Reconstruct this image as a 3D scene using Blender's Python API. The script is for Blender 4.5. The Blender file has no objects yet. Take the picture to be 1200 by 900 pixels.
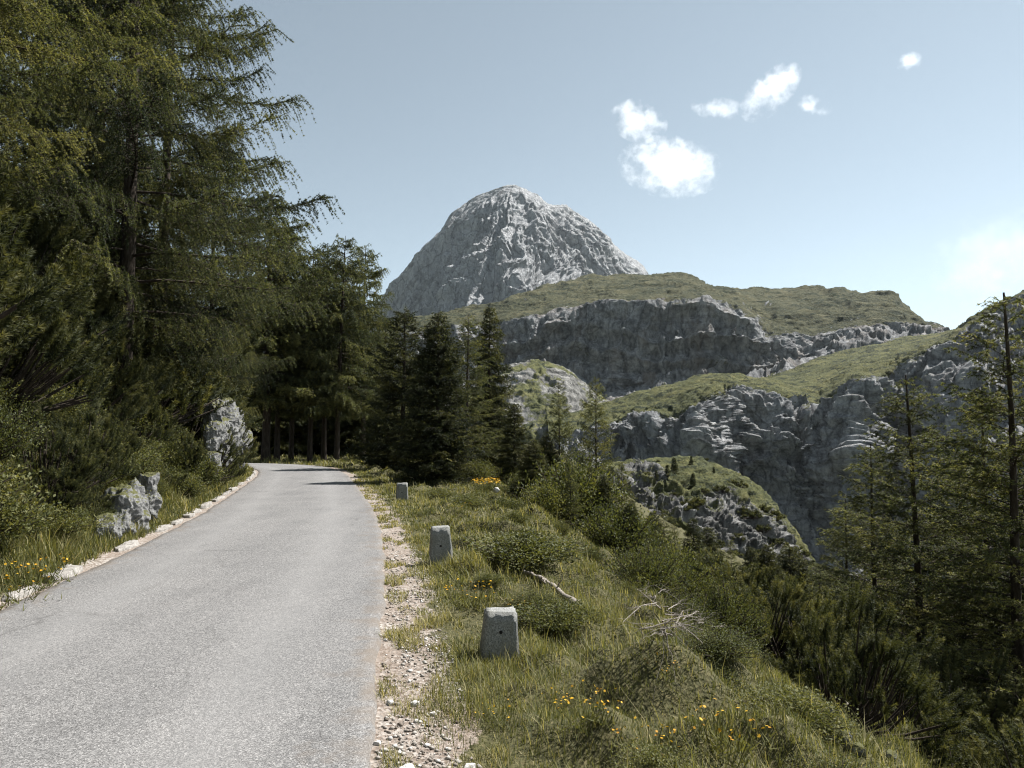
import bpy, math, random
import numpy as np
from mathutils import Vector, Matrix, Euler

random.seed(7)
R = math.radians
scene = bpy.context.scene
col = scene.collection

# ------------------------------------------------------------------ camera
CAM_H = 1.6
F = 867.0                       # focal length in pixels of the 1200 px wide photo
PITCH = math.atan(60 / F)
CP, SP = math.cos(PITCH), math.sin(PITCH)


def at(px, py, Y):
    """world point seen at photo pixel (px, py) at forward distance Y (arrays allowed)"""
    u = (np.asarray(px, float) - 600) / F
    v = (450 - np.asarray(py, float)) / F
    dy = CP - v * SP
    s = np.asarray(Y, float) / dy
    return np.stack([u * s, dy * s, (SP + v * CP) * s + CAM_H], axis=-1)


cam_d = bpy.data.cameras.new("camera")
cam_d.sensor_width = 36
cam_d.lens = 36 * F / 1200
cam_d.clip_start = 0.05
cam_d.clip_end = 60000
cam = bpy.data.objects.new("camera", cam_d)
col.objects.link(cam)
cam.location = (0, 0, CAM_H)
cam.rotation_euler = (math.pi / 2 + PITCH, 0, 0)
scene.camera = cam

# ------------------------------------------------------------------ noise
_rs = np.random.RandomState(11)
_perm = np.concatenate([_rs.permutation(256)] * 3)
_g = _rs.normal(size=(256, 3))
_g /= np.linalg.norm(_g, axis=1)[:, None]


def perlin(P):
    P = np.asarray(P, float)
    I = np.floor(P).astype(np.int64)
    f = P - I
    I &= 255
    w = f * f * f * (f * (f * 6 - 15) + 10)
    out = 0
    for dx in (0, 1):
        for dy in (0, 1):
            for dz in (0, 1):
                h = _perm[_perm[_perm[I[..., 0] + dx] + I[..., 1] + dy] + I[..., 2] + dz]
                g = _g[h]
                d = (g[..., 0] * (f[..., 0] - dx) + g[..., 1] * (f[..., 1] - dy) + g[..., 2] * (f[..., 2] - dz))
                wx = w[..., 0] if dx else 1 - w[..., 0]
                wy = w[..., 1] if dy else 1 - w[..., 1]
                wz = w[..., 2] if dz else 1 - w[..., 2]
                out = out + d * wx * wy * wz
    return out * 1.5


def fbm(P, oct=4, lac=2.03, gain=0.5):
    a, s, out = 1.0, 1.0, 0
    for i in range(oct):
        out = out + a * perlin(P * s + 17.3 * i)
        a *= gain
        s *= lac
    return out


def ridged(P, oct=5, lac=2.1, gain=0.55):
    a, s, out, w = 1.0, 1.0, 0, 1.0
    for i in range(oct):
        n = 1 - np.abs(perlin(P * s + 31.7 * i))
        n = n * n * w
        out = out + a * n
        w = np.clip(n * 1.6, 0, 1)
        a *= gain
        s *= lac
    return out - 0.9


def sstep(a, b, x):
    t = np.clip((x - a) / (b - a), 0, 1)
    return t * t * (3 - 2 * t)


# ------------------------------------------------------------------ mesh helpers
def mesh_np(name, V, faces, smooth=False, attrs=None):
    """faces: list of (m,k) int arrays"""
    me = bpy.data.meshes.new(name)
    V = np.asarray(V, np.float32).reshape(-1, 3)
    me.vertices.add(len(V))
    me.vertices.foreach_set("co", V.ravel())
    faces = [np.asarray(f, np.int32) for f in faces if len(f)]
    nl = sum(f.size for f in faces)
    npoly = sum(len(f) for f in faces)
    me.loops.add(nl)
    me.polygons.add(npoly)
    me.loops.foreach_set("vertex_index", np.concatenate([f.ravel() for f in faces]))
    starts, c = [], 0
    for f in faces:
        starts.append(c + np.arange(len(f)) * f.shape[1])
        c += f.size
    me.polygons.foreach_set("loop_start", np.concatenate(starts).astype(np.int32))
    if smooth:
        me.polygons.foreach_set("use_smooth", np.ones(npoly, bool))
    for k, a in (attrs or {}).items():
        at_ = me.attributes.new(k, 'FLOAT', 'POINT')
        at_.data.foreach_set("value", np.asarray(a, np.float32))
    me.update(calc_edges=True)
    return me


def link(name, me, mat=None, parent=None):
    o = bpy.data.objects.new(name, me)
    col.objects.link(o)
    if mat is not None and me is not None and len(me.materials) == 0:
        me.materials.append(mat)
    if parent is not None:
        o.parent = parent
    return o


def tag(o, label=None, cat=None, group=None, kind=None):
    if label:
        o["label"] = label
    if cat:
        o["category"] = cat
    if group:
        o["group"] = group
    if kind:
        o["kind"] = kind
    return o


def empty(name, loc, rz=0.0, s=1.0):
    o = bpy.data.objects.new(name, None)
    o.empty_display_size = 0.2
    col.objects.link(o)
    o.location = loc
    o.rotation_euler = (0, 0, rz)
    o.scale = (s, s, s) if np.isscalar(s) else s
    return o


def tubes(P, Rr, n=5):
    """P (b,k,3) polylines, Rr (b,k) radii -> V, quads"""
    P = np.asarray(P, float)
    b, k, _ = P.shape
    T = np.gradient(P, axis=1)
    T /= np.linalg.norm(T, axis=2)[..., None] + 1e-9
    ref = np.where(np.abs(T[..., 2:3]) > 0.9, np.array([1.0, 0, 0]), np.array([0, 0, 1.0]))
    A = np.cross(T, ref)
    A /= np.linalg.norm(A, axis=2)[..., None] + 1e-9
    B = np.cross(T, A)
    ang = np.arange(n) * 2 * math.pi / n
    V = (P[:, :, None, :] + Rr[:, :, None, None] * (A[:, :, None, :] * np.cos(ang)[None, None, :, None] + B[:, :, None, :] * np.sin(ang)[None, None, :, None]))
    idx = np.arange(b * k * n).reshape(b, k, n)
    q = np.stack([idx[:, :-1, :], np.roll(idx, -1, 2)[:, :-1, :], np.roll(idx, -1, 2)[:, 1:, :], idx[:, 1:, :]], -1).reshape(-1, 4)
    return V.reshape(-1, 3), q


def join(parts):
    Vs, Fs, off = [], {}, 0
    for V, f in parts:
        Vs.append(np.asarray(V).reshape(-1, 3))
        Fs.setdefault(f.shape[1], []).append(f + off)
        off += len(Vs[-1])
    return np.concatenate(Vs), [np.concatenate(v) for v in Fs.values()]


def unit(v):
    return v / (np.linalg.norm(v, axis=-1)[..., None] + 1e-9)


# ------------------------------------------------------------------ materials
def new_mat(name):
    m = bpy.data.materials.new(name)
    m.use_nodes = True
    nt = m.node_tree
    for n in list(nt.nodes):
        nt.nodes.remove(n)
    out = nt.nodes.new("ShaderNodeOutputMaterial")
    return m, nt, out


def N(nt, t, **kw):
    n = nt.nodes.new(t)
    for k, v in kw.items():
        if k.startswith("i_"):
            key = k[2:]
            n.inputs[int(key) if key.isdigit() else key.replace("_", " ")].default_value = v
        else:
            setattr(n, k, v)
    return n


def ramp(nt, fac, stops, interp='LINEAR'):
    n = nt.nodes.new("ShaderNodeValToRGB")
    cr = n.color_ramp
    cr.interpolation = interp
    while len(cr.elements) < len(stops):
        cr.elements.new(0.5)
    for e, (p, c) in zip(cr.elements, stops):
        e.position = p
        e.color = (*c, 1) if len(c) == 3 else c
    nt.links.new(fac, n.inputs[0])
    return n.outputs[0]


def noise(nt, vec, scale, detail=4, rough=0.55, dist=0.0):
    n = N(nt, "ShaderNodeTexNoise", i_Scale=scale, i_Detail=detail, i_Roughness=rough, i_Distortion=dist)
    nt.links.new(vec, n.inputs["Vector"])
    return n.outputs["Fac"]


def mixc(nt, fac, a, b, mode='MIX'):
    n = nt.nodes.new("ShaderNodeMix")
    n.data_type = 'RGBA'
    n.blend_type = mode
    for sock, val in ((n.inputs[0], fac), (n.inputs[6], a), (n.inputs[7], b)):
        if hasattr(val, "links") or isinstance(val, bpy.types.NodeSocket):
            nt.links.new(val, sock)
        elif isinstance(val, (int, float)):
            sock.default_value = val
        else:
            sock.default_value = (*val, 1)
    return n.outputs[2]


def math_(nt, op, a, b=None, clamp=False):
    n = nt.nodes.new("ShaderNodeMath")
    n.operation = op
    n.use_clamp = clamp
    for i, v in enumerate((a, b)):
        if v is None:
            continue
        if isinstance(v, bpy.types.NodeSocket):
            nt.links.new(v, n.inputs[i])
        else:
            n.inputs[i].default_value = v
    return n.outputs[0]


def bump(nt, h, strength, dist):
    n = N(nt, "ShaderNodeBump", i_Strength=strength, i_Distance=dist)
    nt.links.new(h, n.inputs["Height"])
    return n.outputs["Normal"]


def surf(nt, out, colr, rough=0.9, nrm=None, spec=0.3):
    b = N(nt, "ShaderNodeBsdfPrincipled")
    b.inputs["Specular IOR Level"].default_value = spec
    if isinstance(rough, bpy.types.NodeSocket):
        nt.links.new(rough, b.inputs["Roughness"])
    else:
        b.inputs["Roughness"].default_value = rough
    if isinstance(colr, bpy.types.NodeSocket):
        nt.links.new(colr, b.inputs["Base Color"])
    else:
        b.inputs["Base Color"].default_value = (*colr, 1)
    if nrm is not None:
        nt.links.new(nrm, b.inputs["Normal"])
    nt.links.new(b.outputs[0], out.inputs[0])
    return b


def geo_pos(nt):
    return nt.nodes.new("ShaderNodeNewGeometry").outputs["Position"]


def obj_pos(nt):
    return nt.nodes.new("ShaderNodeTexCoord").outputs["Object"]


def scaled(nt, vec, s):
    n = nt.nodes.new("ShaderNodeMapping")
    n.inputs["Scale"].default_value = s
    nt.links.new(vec, n.inputs["Vector"])
    return n.outputs[0]


def attr(nt, name):
    return N(nt, "ShaderNodeAttribute", attribute_name=name).outputs["Fac"]


def leaf_mat(name, stops, trans=0.3, rough=0.65, tcol=(1.15, 1.1, 0.55)):
    m, nt, out = new_mat(name)
    t = attr(nt, "tint")
    rnd = nt.nodes.new("ShaderNodeObjectInfo").outputs["Random"]
    t2 = math_(nt, 'ADD', t, math_(nt, 'MULTIPLY', math_(nt, 'SUBTRACT', rnd, 0.5), 0.25), True)
    c = ramp(nt, t2, stops)
    p = N(nt, "ShaderNodeBsdfPrincipled", i_Roughness=rough)
    p.inputs["Specular IOR Level"].default_value = 0.25
    nt.links.new(c, p.inputs["Base Color"])
    tr = nt.nodes.new("ShaderNodeBsdfTranslucent")
    nt.links.new(mixc(nt, 1.0, c, tcol, 'MULTIPLY'), tr.inputs[0])
    mx = nt.nodes.new("ShaderNodeMixShader")
    mx.inputs[0].default_value = trans
    nt.links.new(p.outputs[0], mx.inputs[1])
    nt.links.new(tr.outputs[0], mx.inputs[2])
    nt.links.new(mx.outputs[0], out.inputs[0])
    return m


M = {}
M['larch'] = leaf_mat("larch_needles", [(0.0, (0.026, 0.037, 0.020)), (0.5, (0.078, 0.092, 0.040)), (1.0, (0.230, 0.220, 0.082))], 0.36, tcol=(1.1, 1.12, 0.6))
M['larch_sun_tint'] = leaf_mat("sun_tinted_larch_needles", [(0.0, (0.045, 0.055, 0.024)), (0.5, (0.110, 0.124, 0.047)), (1.0, (0.28, 0.265, 0.10))], 0.42, tcol=(1.12, 1.1, 0.6))  # yellower larch; its colours are also raised to stand in for sunlight
M['spruce'] = leaf_mat("spruce_needles", [(0.0, (0.018, 0.025, 0.014)), (0.5, (0.050, 0.060, 0.026)), (1.0, (0.16, 0.155, 0.055))], 0.28)
M['pine'] = leaf_mat("dwarf_pine_needles", [(0.0, (0.020, 0.027, 0.014)), (0.5, (0.070, 0.077, 0.032)), (1.0, (0.19, 0.178, 0.070))], 0.28)
M['shrub'] = leaf_mat("shrub_leaves", [(0.0, (0.034, 0.044, 0.018)), (0.5, (0.090, 0.100, 0.034)), (1.0, (0.20, 0.19, 0.06))], 0.35)
M['herb'] = leaf_mat("herb_leaves", [(0.0, (0.04, 0.05, 0.02)), (0.5, (0.105, 0.112, 0.038)), (1.0, (0.20, 0.185, 0.07))], 0.35)
M['grass'] = leaf_mat("grass_blades", [(0.0, (0.040, 0.050, 0.021)), (0.45, (0.120, 0.126, 0.047)), (0.8, (0.220, 0.206, 0.080)), (1.0, (0.38, 0.33, 0.18))], 0.35)
M['petal'] = leaf_mat("yellow_petals", [(0.0, (0.42, 0.20, 0.015)), (0.5, (0.62, 0.36, 0.02)), (1.0, (0.70, 0.45, 0.05))], 0.3, tcol=(1, 1, .6))


def bark_mat():
    m, nt, out = new_mat("bark")
    p = obj_pos(nt)
    n1 = noise(nt, scaled(nt, p, (9, 9, 2.2)), 2.0, 6, 0.65)
    c = ramp(nt, n1, [(0.3, (0.018, 0.014, 0.011)), (0.55, (0.055, 0.043, 0.034)), (0.75, (0.11, 0.092, 0.075))])
    surf(nt, out, c, 0.95, bump(nt, n1, 0.8, 0.03), 0.15)
    return m


M['bark'] = bark_mat()


def deadwood_mat():
    m, nt, out = new_mat("bleached_wood")
    p = obj_pos(nt)
    n1 = noise(nt, scaled(nt, p, (3, 30, 30)), 2.0, 5, 0.6)
    c = ramp(nt, n1, [(0.3, (0.10, 0.08, 0.065)), (0.55, (0.24, 0.21, 0.18)), (0.8, (0.38, 0.35, 0.31))])
    surf(nt, out, c, 0.9, bump(nt, n1, 0.6, 0.01), 0.2)
    return m


M['deadwood'] = deadwood_mat()


def limestone_mat(name, s=1.0, base=((0.10, 0.095, 0.09), (0.30, 0.285, 0.265), (0.46, 0.44, 0.41)), moss=0.0):
    m, nt, out = new_mat(name)
    p = geo_pos(nt)
    n1 = noise(nt, p, 2.2 * s, 8, 0.62, 0.4)
    n2 = noise(nt, p, 14 * s, 6, 0.7)
    vo = N(nt, "ShaderNodeTexVoronoi", feature='DISTANCE_TO_EDGE')
    vo.inputs["Scale"].default_value = 3.2 * s
    nt.links.new(p, vo.inputs["Vector"])
    crack = ramp(nt, vo.outputs["Distance"], [(0.0, (0.35, 0.35, 0.35)), (0.06, (1, 1, 1))])
    c = ramp(nt, math_(nt, 'ADD', math_(nt, 'MULTIPLY', n1, 0.6), math_(nt, 'MULTIPLY', n2, 0.4)),
             [(0.3, base[0]), (0.5, base[1]), (0.7, base[2])])
    c = mixc(nt, 0.6, c, crack, 'MULTIPLY')
    if moss > 0:
        g = nt.nodes.new("ShaderNodeNewGeometry")
        sp = nt.nodes.new("ShaderNodeSeparateXYZ")
        nt.links.new(g.outputs["Normal"], sp.inputs[0])
        f = math_(nt, 'ADD', sp.outputs[2], math_(nt, 'MULTIPLY', math_(nt, 'SUBTRACT', n1, 0.5), 1.6))
        f = ramp(nt, f, [(0.62 - moss * 0.3, (0, 0, 0)), (0.8 - moss * 0.3, (1, 1, 1))])
        c = mixc(nt, f, c, (0.075, 0.075, 0.028))
    h = math_(nt, 'ADD', n2, math_(nt, 'MULTIPLY', vo.outputs["Distance"], 1.0))
    surf(nt, out, c, 0.92, bump(nt, h, 0.7, 0.05 / s), 0.25)
    return m


M['rock'] = limestone_mat("outcrop_limestone", 2.2, ((0.04, 0.04, 0.04), (0.17, 0.168, 0.162), (0.38, 0.372, 0.355)), moss=0.6)
M['stone'] = limestone_mat("white_stone", 6.0, ((0.30, 0.28, 0.26), (0.50, 0.48, 0.45), (0.62, 0.60, 0.57)))
M['kerb'] = limestone_mat("kerb_limestone", 4.0, ((0.11, 0.10, 0.088), (0.27, 0.25, 0.225), (0.42, 0.40, 0.365)), moss=0.0)


def terrain_mat(name, s, rock, grass, bump_d, warm=0.0, strata=True):
    """far terrain; attribute 'grass' says how much turf the ground carries"""
    m, nt, out = new_mat(name)
    p = geo_pos(nt)
    ps = scaled(nt, p, (s, s, s))
    pv = scaled(nt, p, (s * 2.0, s * 2.0, s * 0.45))
    big = noise(nt, ps, 1.1, 5, 0.6, 0.5)
    streak = noise(nt, pv, 2.2, 6, 0.65, 0.6)
    fine = noise(nt, ps, 9.0, 8, 0.72)
    f = math_(nt, 'ADD', math_(nt, 'MULTIPLY', streak, 0.55), math_(nt, 'MULTIPLY', fine, 0.45))
    rc = ramp(nt, f, [(0.40, rock[0]), (0.5, rock[1]), (0.60, rock[2])])
    for vs_, vz_, amt in ((2.6, 0.45, 0.7), (8.0, 0.6, 0.3)):
        vo = N(nt, "ShaderNodeTexVoronoi", feature='DISTANCE_TO_EDGE', i_Scale=vs_)
        wv = nt.nodes.new("ShaderNodeMix")
        wv.data_type = 'VECTOR'
        wv.inputs[0].default_value = 0.12
        nzc = N(nt, "ShaderNodeTexNoise", i_Scale=3.0, i_Detail=5.0)
        nt.links.new(ps, nzc.inputs["Vector"])
        nt.links.new(scaled(nt, p, (s, s, s * vz_)), wv.inputs[4])
        nt.links.new(nzc.outputs["Color"], wv.inputs[5])
        nt.links.new(wv.outputs[1], vo.inputs["Vector"])
        rc = mixc(nt, amt, rc, ramp(nt, vo.outputs["Distance"], [(0.0, (0.35, 0.35, 0.36)), (0.07, (1, 1, 1))]), 'MULTIPLY')
    if warm > 0:
        wf = ramp(nt, noise(nt, pv, 0.9, 3, 0.5), [(0.5, (0, 0, 0)), (0.68, (warm, warm, warm))])
        rc = mixc(nt, wf, rc, (0.30, 0.23, 0.17))
    if strata:
        st = noise(nt, scaled(nt, p, (s * 0.35, s * 0.35, s * 4.0)), 2.0, 5, 0.6, 0.8)
        stc = ramp(nt, st, [(0.36, (0.45, 0.45, 0.45)), (0.48, (1, 1, 1))])
        rc = mixc(nt, 0.5, rc, stc, 'MULTIPLY')
    gf = math_(nt, 'ADD', math_(nt, 'MULTIPLY', big, 0.5), math_(nt, 'MULTIPLY', fine, 0.5))
    gc = ramp(nt, gf, [(0.34, grass[0]), (0.5, grass[1]), (0.64, grass[2])])
    geo = nt.nodes.new("ShaderNodeNewGeometry")
    g = attr(nt, "grass")
    gm = math_(nt, 'ADD', g, math_(nt, 'MULTIPLY', math_(nt, 'SUBTRACT', fine, 0.5), 1.3))
    gm = ramp(nt, gm, [(0.44, (0, 0, 0)), (0.58, (1, 1, 1))])
    scrub = noise(nt, scaled(nt, p, (s * 1.2, s * 1.2, s * 5.0)), 1.6, 7, 0.68, 0.7)
    scrub2 = noise(nt, scaled(nt, p, (s * 7, s * 7, s * 9)), 1.5, 5, 0.7)
    sf = ramp(nt, math_(nt, 'ADD', math_(nt, 'MULTIPLY', scrub, 0.72), math_(nt, 'MULTIPLY', scrub2, 0.28)), [(0.525, (0, 0, 0)), (0.555, (0.9, 0.9, 0.9))])
    gc = mixc(nt, sf, gc, (0.026, 0.034, 0.017))
    c = mixc(nt, gm, rc, gc)
    h = math_(nt, 'ADD', math_(nt, 'MULTIPLY', streak, 0.8), fine)
    surf(nt, out, c, 0.95, bump(nt, h, 1.0, bump_d * 1.5), 0.15)
    return m


# ------------------------------------------------------------------ road geometry
def catmull(pts, n=14):
    pts = np.asarray(pts, float)
    out = []
    for i in range(1, len(pts) - 2):
        p0, p1, p2, p3 = pts[i - 1:i + 3]
        for t in np.linspace(0, 1, n, endpoint=False):
            out.append(0.5 * ((2 * p1) + (-p0 + p2) * t + (2 * p0 - 5 * p1 + 4 * p2 - p3) * t * t + (-p0 + 3 * p1 - 3 * p2 + p3) * t ** 3))
    out.append(pts[-2])
    return np.array(out)


CL = catmull([(2.0, -40), (1.2, -26), (0.2, -14), (-1.1, -5), (-1.75, 0), (-2.42, 3.6), (-3.0, 7.3), (-3.62, 10.8), (-4.60, 15.4), (-6.1, 21.3),
              (-8.3, 29.5), (-10.2, 35), (-12.4, 38.8), (-16, 41.2), (-21, 42), (-28, 41.2), (-36, 39.0), (-46, 36)])
HW = 1.76
_seg = CL[1:] - CL[:-1]
_sl = np.linalg.norm(_seg, axis=1)


def road_d(x, y):
    """signed distance from the centre line, positive to the right of the travel direction"""
    x = np.asarray(x, float)
    shp = x.shape
    x = x.ravel()
    y = np.asarray(y, float).ravel()
    out = np.empty(len(x))
    for c0 in range(0, len(x), 20000):
        X = x[c0:c0 + 20000, None]
        Yv = y[c0:c0 + 20000, None]
        rx = X - CL[None, :-1, 0]
        ry = Yv - CL[None, :-1, 1]
        t = np.clip((rx * _seg[:, 0] + ry * _seg[:, 1]) / (_sl ** 2), 0, 1)
        ex = rx - t * _seg[:, 0]
        ey = ry - t * _seg[:, 1]
        d2 = ex * ex + ey * ey
        j = d2.argmin(1)
        k = np.arange(len(j))
        side = _seg[j, 0] * ry[k, j] - _seg[j, 1] * rx[k, j]
        out[c0:c0 + 20000] = np.sqrt(d2[k, j]) * np.where(side > 0, -1, 1)
    return out.reshape(shp)


def brink(y):
    return np.interp(y, [-40, -10, 3, 5, 8, 12, 17, 30, 45, 60, 120], [5.5, 4.2, 2.5, 1.75, 1.15, 0.75, 0.55, -0.9, -2.2, -1, 6])


def G(x, y):
    """ground height"""
    x = np.asarray(x, float)
    y = np.asarray(y, float)
    d = road_d(x, y)
    e = d - HW
    f = -d - HW
    # right verge: gentle, then the slope below the brink
    q = x - brink(y)
    zr = -0.02 - 0.05 * np.clip(e, 0, 3) ** 1.2
    drop = np.interp(q, [-30, -0.8, 0, 0.8, 2.5, 6, 20, 45, 80, 130, 300], [0, 0, .10, .42, 1.5, 3.7, 12.5, 25, 40, 60, 72])
    far_level = sstep(44, 56, y)
    zr = zr - drop
    bill = np.abs(fbm(np.stack([x * .9, y * .9, x * 0 + 3.1], -1), 3))
    zr = zr + sstep(0.5, 1.4, e) * (bill * 0.42 - 0.07) * (1 + 0.6 * sstep(1, 6, q))
    zr = zr + sstep(6, 30, q) * 2.2 * fbm(np.stack([x * .06, y * .06, x * 0 + 9], -1), 3)
    # left bank
    zl = np.interp(f, [0, .35, .7, 1.3, 2.2, 4, 8, 15, 30, 60, 120], [-.02, .02, .22, .85, 1.7, 2.9, 5.2, 9, 16, 22, 26])
    zl = zl + sstep(0.3, 2.0, f) * 0.45 * fbm(np.stack([x * .55, y * .55, x * 0 + 5.5], -1), 4)
    z = np.where(d > 0, zr, zl)
    z = np.where(np.abs(d) < HW + 0.25, np.minimum(z, -0.02), z)
    rr = np.sqrt(x * x + (y - 20) ** 2)
    k = sstep(120, 215, rr)
    z = z * (1 - k) + (-95) * k
    return z


def Gs(x, y):
    return float(G(np.array([x]), np.array([y]))[0])


# ------------------------------------------------------------------ the local ground sheet
def build_ground():
    n = 560
    s = np.linspace(-1, 1, n)
    k, A = 5.6, 230.0
    w = A * np.sinh(k * s) / math.sinh(k)
    X, Y = np.meshgrid(w - 1.0, w + 8.0)
    Z = G(X, Y)
    V = np.stack([X, Y, Z], -1).reshape(-1, 3)
    i = np.arange(n * n).reshape(n, n)
    q = np.stack([i[:-1, :-1], i[:-1, 1:], i[1:, 1:], i[1:, :-1]], -1).reshape(-1, 4)
    d = road_d(X, Y).ravel()
    grav = sstep(HW + 0.56, HW + 0.30, d + 0.22 * fbm(np.stack([V[:, 0] * 1.5, V[:, 1] * 1.5, V[:, 0] * 0], -1), 3)) * (d > 0)
    grav = np.maximum(grav, sstep(HW + 0.40, HW + 0.15, -d + 0.1 * fbm(np.stack([V[:, 0] * 2, V[:, 1] * 2, V[:, 0] * 0], -1), 2)) * (d < 0))
    q_ = V[:, 0] - brink(V[:, 1])
    rocky = sstep(6, 25, q_) * 0.9
    me = mesh_np("ground", V, [q], True, {"gravel": grav, "rocky": rocky})
    m, nt, out = new_mat("ground_soil")
    p = geo_pos(nt)
    a = noise(nt, p, 1.3, 6, 0.6)
    b = noise(nt, p, 22, 5, 0.7)
    c2 = noise(nt, p, 70, 4, 0.7)
    soil = ramp(nt, b, [(0.3, (0.030, 0.028, 0.014)), (0.5, (0.066, 0.062, 0.026)), (0.7, (0.12, 0.10, 0.048))])
    vo = N(nt, "ShaderNodeTexVoronoi", i_Scale=38.0)
    nt.links.new(p, vo.inputs["Vector"])
    peb = ramp(nt, vo.outputs["Color"], [(0.15, (0.12, 0.092, 0.072)), (0.5, (0.235, 0.20, 0.168)), (0.85, (0.40, 0.37, 0.335))])
    dust = ramp(nt, c2, [(0.35, (0.12, 0.088, 0.064)), (0.6, (0.24, 0.19, 0.155))])
    gr = mixc(nt, ramp(nt, a, [(0.38, (0.2, 0.2, 0.2)), (0.6, (0.85, 0.85, 0.85))]), dust, peb)
    g = attr(nt, "gravel")
    gm = ramp(nt, math_(nt, 'ADD', g, math_(nt, 'MULTIPLY', math_(nt, 'SUBTRACT', b, 0.5), 1.2)), [(0.4, (0, 0, 0)), (0.6, (1, 1, 1))])
    cc = mixc(nt, gm, soil, gr)
    h = math_(nt, 'ADD', b, math_(nt, 'MULTIPLY', vo.outputs["Distance"], 0.8))
    surf(nt, out, cc, 0.95, bump(nt, h, 0.7, 0.02), 0.2)
    tag(link("ground", me, m), "uneven turf and gravel ground beside the mountain road", kind="structure")


build_ground()


def build_road():
    # arc-length resample
    L = np.concatenate([[0], np.cumsum(_sl)])
    ss = np.arange(0, L[-1], 0.12)
    cx = np.interp(ss, L, CL[:, 0])
    cy = np.interp(ss, L, CL[:, 1])
    t = np.stack([np.gradient(cx), np.gradient(cy)], -1)
    t /= np.linalg.norm(t, axis=1)[:, None]
    nrm = np.stack([t[:, 1], -t[:, 0]], -1)
    off = np.array([-1.0, -0.97, -0.92, -0.85, -0.75, -0.65, -0.5, -0.35, -0.2, 0, 0.2, 0.35, 0.5, 0.65, 0.75, 0.85, 0.92, 0.97, 1.0])
    eR = HW + 0.05 * fbm(np.stack([ss * 1.1, ss * 0, ss * 0], -1), 4)
    eL = HW + 0.06 * fbm(np.stack([ss * 1.1, ss * 0 + 9, ss * 0], -1), 4)
    W = np.where(off[None] > 0, off[None] * eR[:, None], off[None] * eL[:, None])
    X = cx[:, None] + nrm[:, 0:1] * W
    Y = cy[:, None] + nrm[:, 1:2] * W
    Z = 0.03 - 0.02 * off[None] ** 2 + 0 * X
    Z[:, 0] = -0.06
    Z[:, -1] = -0.06
    V = np.stack([X, Y, Z], -1).reshape(-1, 3)
    a, b = X.shape
    i = np.arange(a * b).reshape(a, b)
    q = np.stack([i[:-1, :-1], i[:-1, 1:], i[1:, 1:], i[1:, :-1]], -1).reshape(-1, 4)
    ed = np.tile(np.abs(off) ** 6, (a, 1)) + 0.0 * X
    tr_ = np.exp(-((np.abs(np.tile(off, (a, 1))) - 0.5) / 0.16) ** 2)
    me = mesh_np("road", V, [q], True, {"edge": ed.ravel(), "track": tr_.ravel()})
    m, nt, out = new_mat("weathered_asphalt")
    p = geo_pos(nt)
    vo = N(nt, "ShaderNodeTexVoronoi", i_Scale=170.0)
    nt.links.new(p, vo.inputs["Vector"])
    vo2 = N(nt, "ShaderNodeTexVoronoi", i_Scale=75.0)
    nt.links.new(p, vo2.inputs["Vector"])
    n1 = noise(nt, p, 0.9, 5, 0.6)
    n2 = noise(nt, p, 45, 3, 0.7)
    n3 = noise(nt, scaled(nt, p, (3, 0.35, 1)), 0.8, 4, 0.6)
    agg = ramp(nt, vo.outputs["Color"], [(0.1, (0.064, 0.062, 0.061)), (0.5, (0.142, 0.138, 0.134)), (0.9, (0.265, 0.257, 0.248))])
    agg2 = ramp(nt, vo2.outputs["Color"], [(0.1, (0.74, 0.74, 0.74)), (0.6, (1, 1, 1)), (0.95, (1.3, 1.29, 1.28))])
    c = mixc(nt, 1.0, agg, agg2, 'MULTIPLY')
    patch = ramp(nt, math_(nt, 'ADD', math_(nt, 'MULTIPLY', n1, 0.5), math_(nt, 'MULTIPLY', n3, 0.5)), [(0.35, (0.86, 0.86, 0.86)), (0.65, (1.12, 1.11, 1.1))])
    c = mixc(nt, 1.0, c, patch, 'MULTIPLY')
    c = mixc(nt, math_(nt, 'MULTIPLY', attr(nt, "track"), 0.30), c, (0.235, 0.228, 0.22))
    cv = N(nt, "ShaderNodeTexVoronoi", feature='DISTANCE_TO_EDGE', i_Scale=0.55)
    nw = N(nt, "ShaderNodeTexNoise", i_Scale=1.6, i_Detail=7.0, i_Roughness=0.65)
    nt.links.new(p, nw.inputs["Vector"])
    cmx = nt.nodes.new("ShaderNodeMix")
    cmx.data_type = 'VECTOR'
    cmx.inputs[0].default_value = 0.35
    nt.links.new(p, cmx.inputs[4])
    nt.links.new(nw.outputs["Color"], cmx.inputs[5])
    nt.links.new(cmx.outputs[1], cv.inputs["Vector"])
    ck = ramp(nt, math_(nt, 'ADD', cv.outputs["Distance"], math_(nt, 'MULTIPLY', math_(nt, 'SUBTRACT', n1, 0.45), 0.05)), [(0.0, (0.45, 0.44, 0.43)), (0.006, (1, 1, 1))])
    c = mixc(nt, 0.4, c, ck, 'MULTIPLY')
    n5 = noise(nt, p, 3.5, 6, 0.65)
    em = ramp(nt, math_(nt, 'ADD', math_(nt, 'MULTIPLY', attr(nt, "edge"), 0.7), math_(nt, 'MULTIPLY', math_(nt, 'SUBTRACT', n5, 0.5), 1.6)), [(0.30, (0, 0, 0)), (0.75, (0.75, 0.75, 0.75))])
    c = mixc(nt, em, c, (0.13, 0.105, 0.082))
    st_ = ramp(nt, noise(nt, scaled(nt, p, (1, .5, 1)), 1.7, 7, 0.7, 1.0), [(0.58, (1, 1, 1)), (0.72, (0.72, 0.71, 0.70))])
    c = mixc(nt, 0.7, c, st_, 'MULTIPLY')
    h = math_(nt, 'ADD', math_(nt, 'MULTIPLY', vo.outputs["Distance"], 0.6), n2)
    surf(nt, out, c, 0.85, bump(nt, h, 0.5, 0.006), 0.3)
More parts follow.
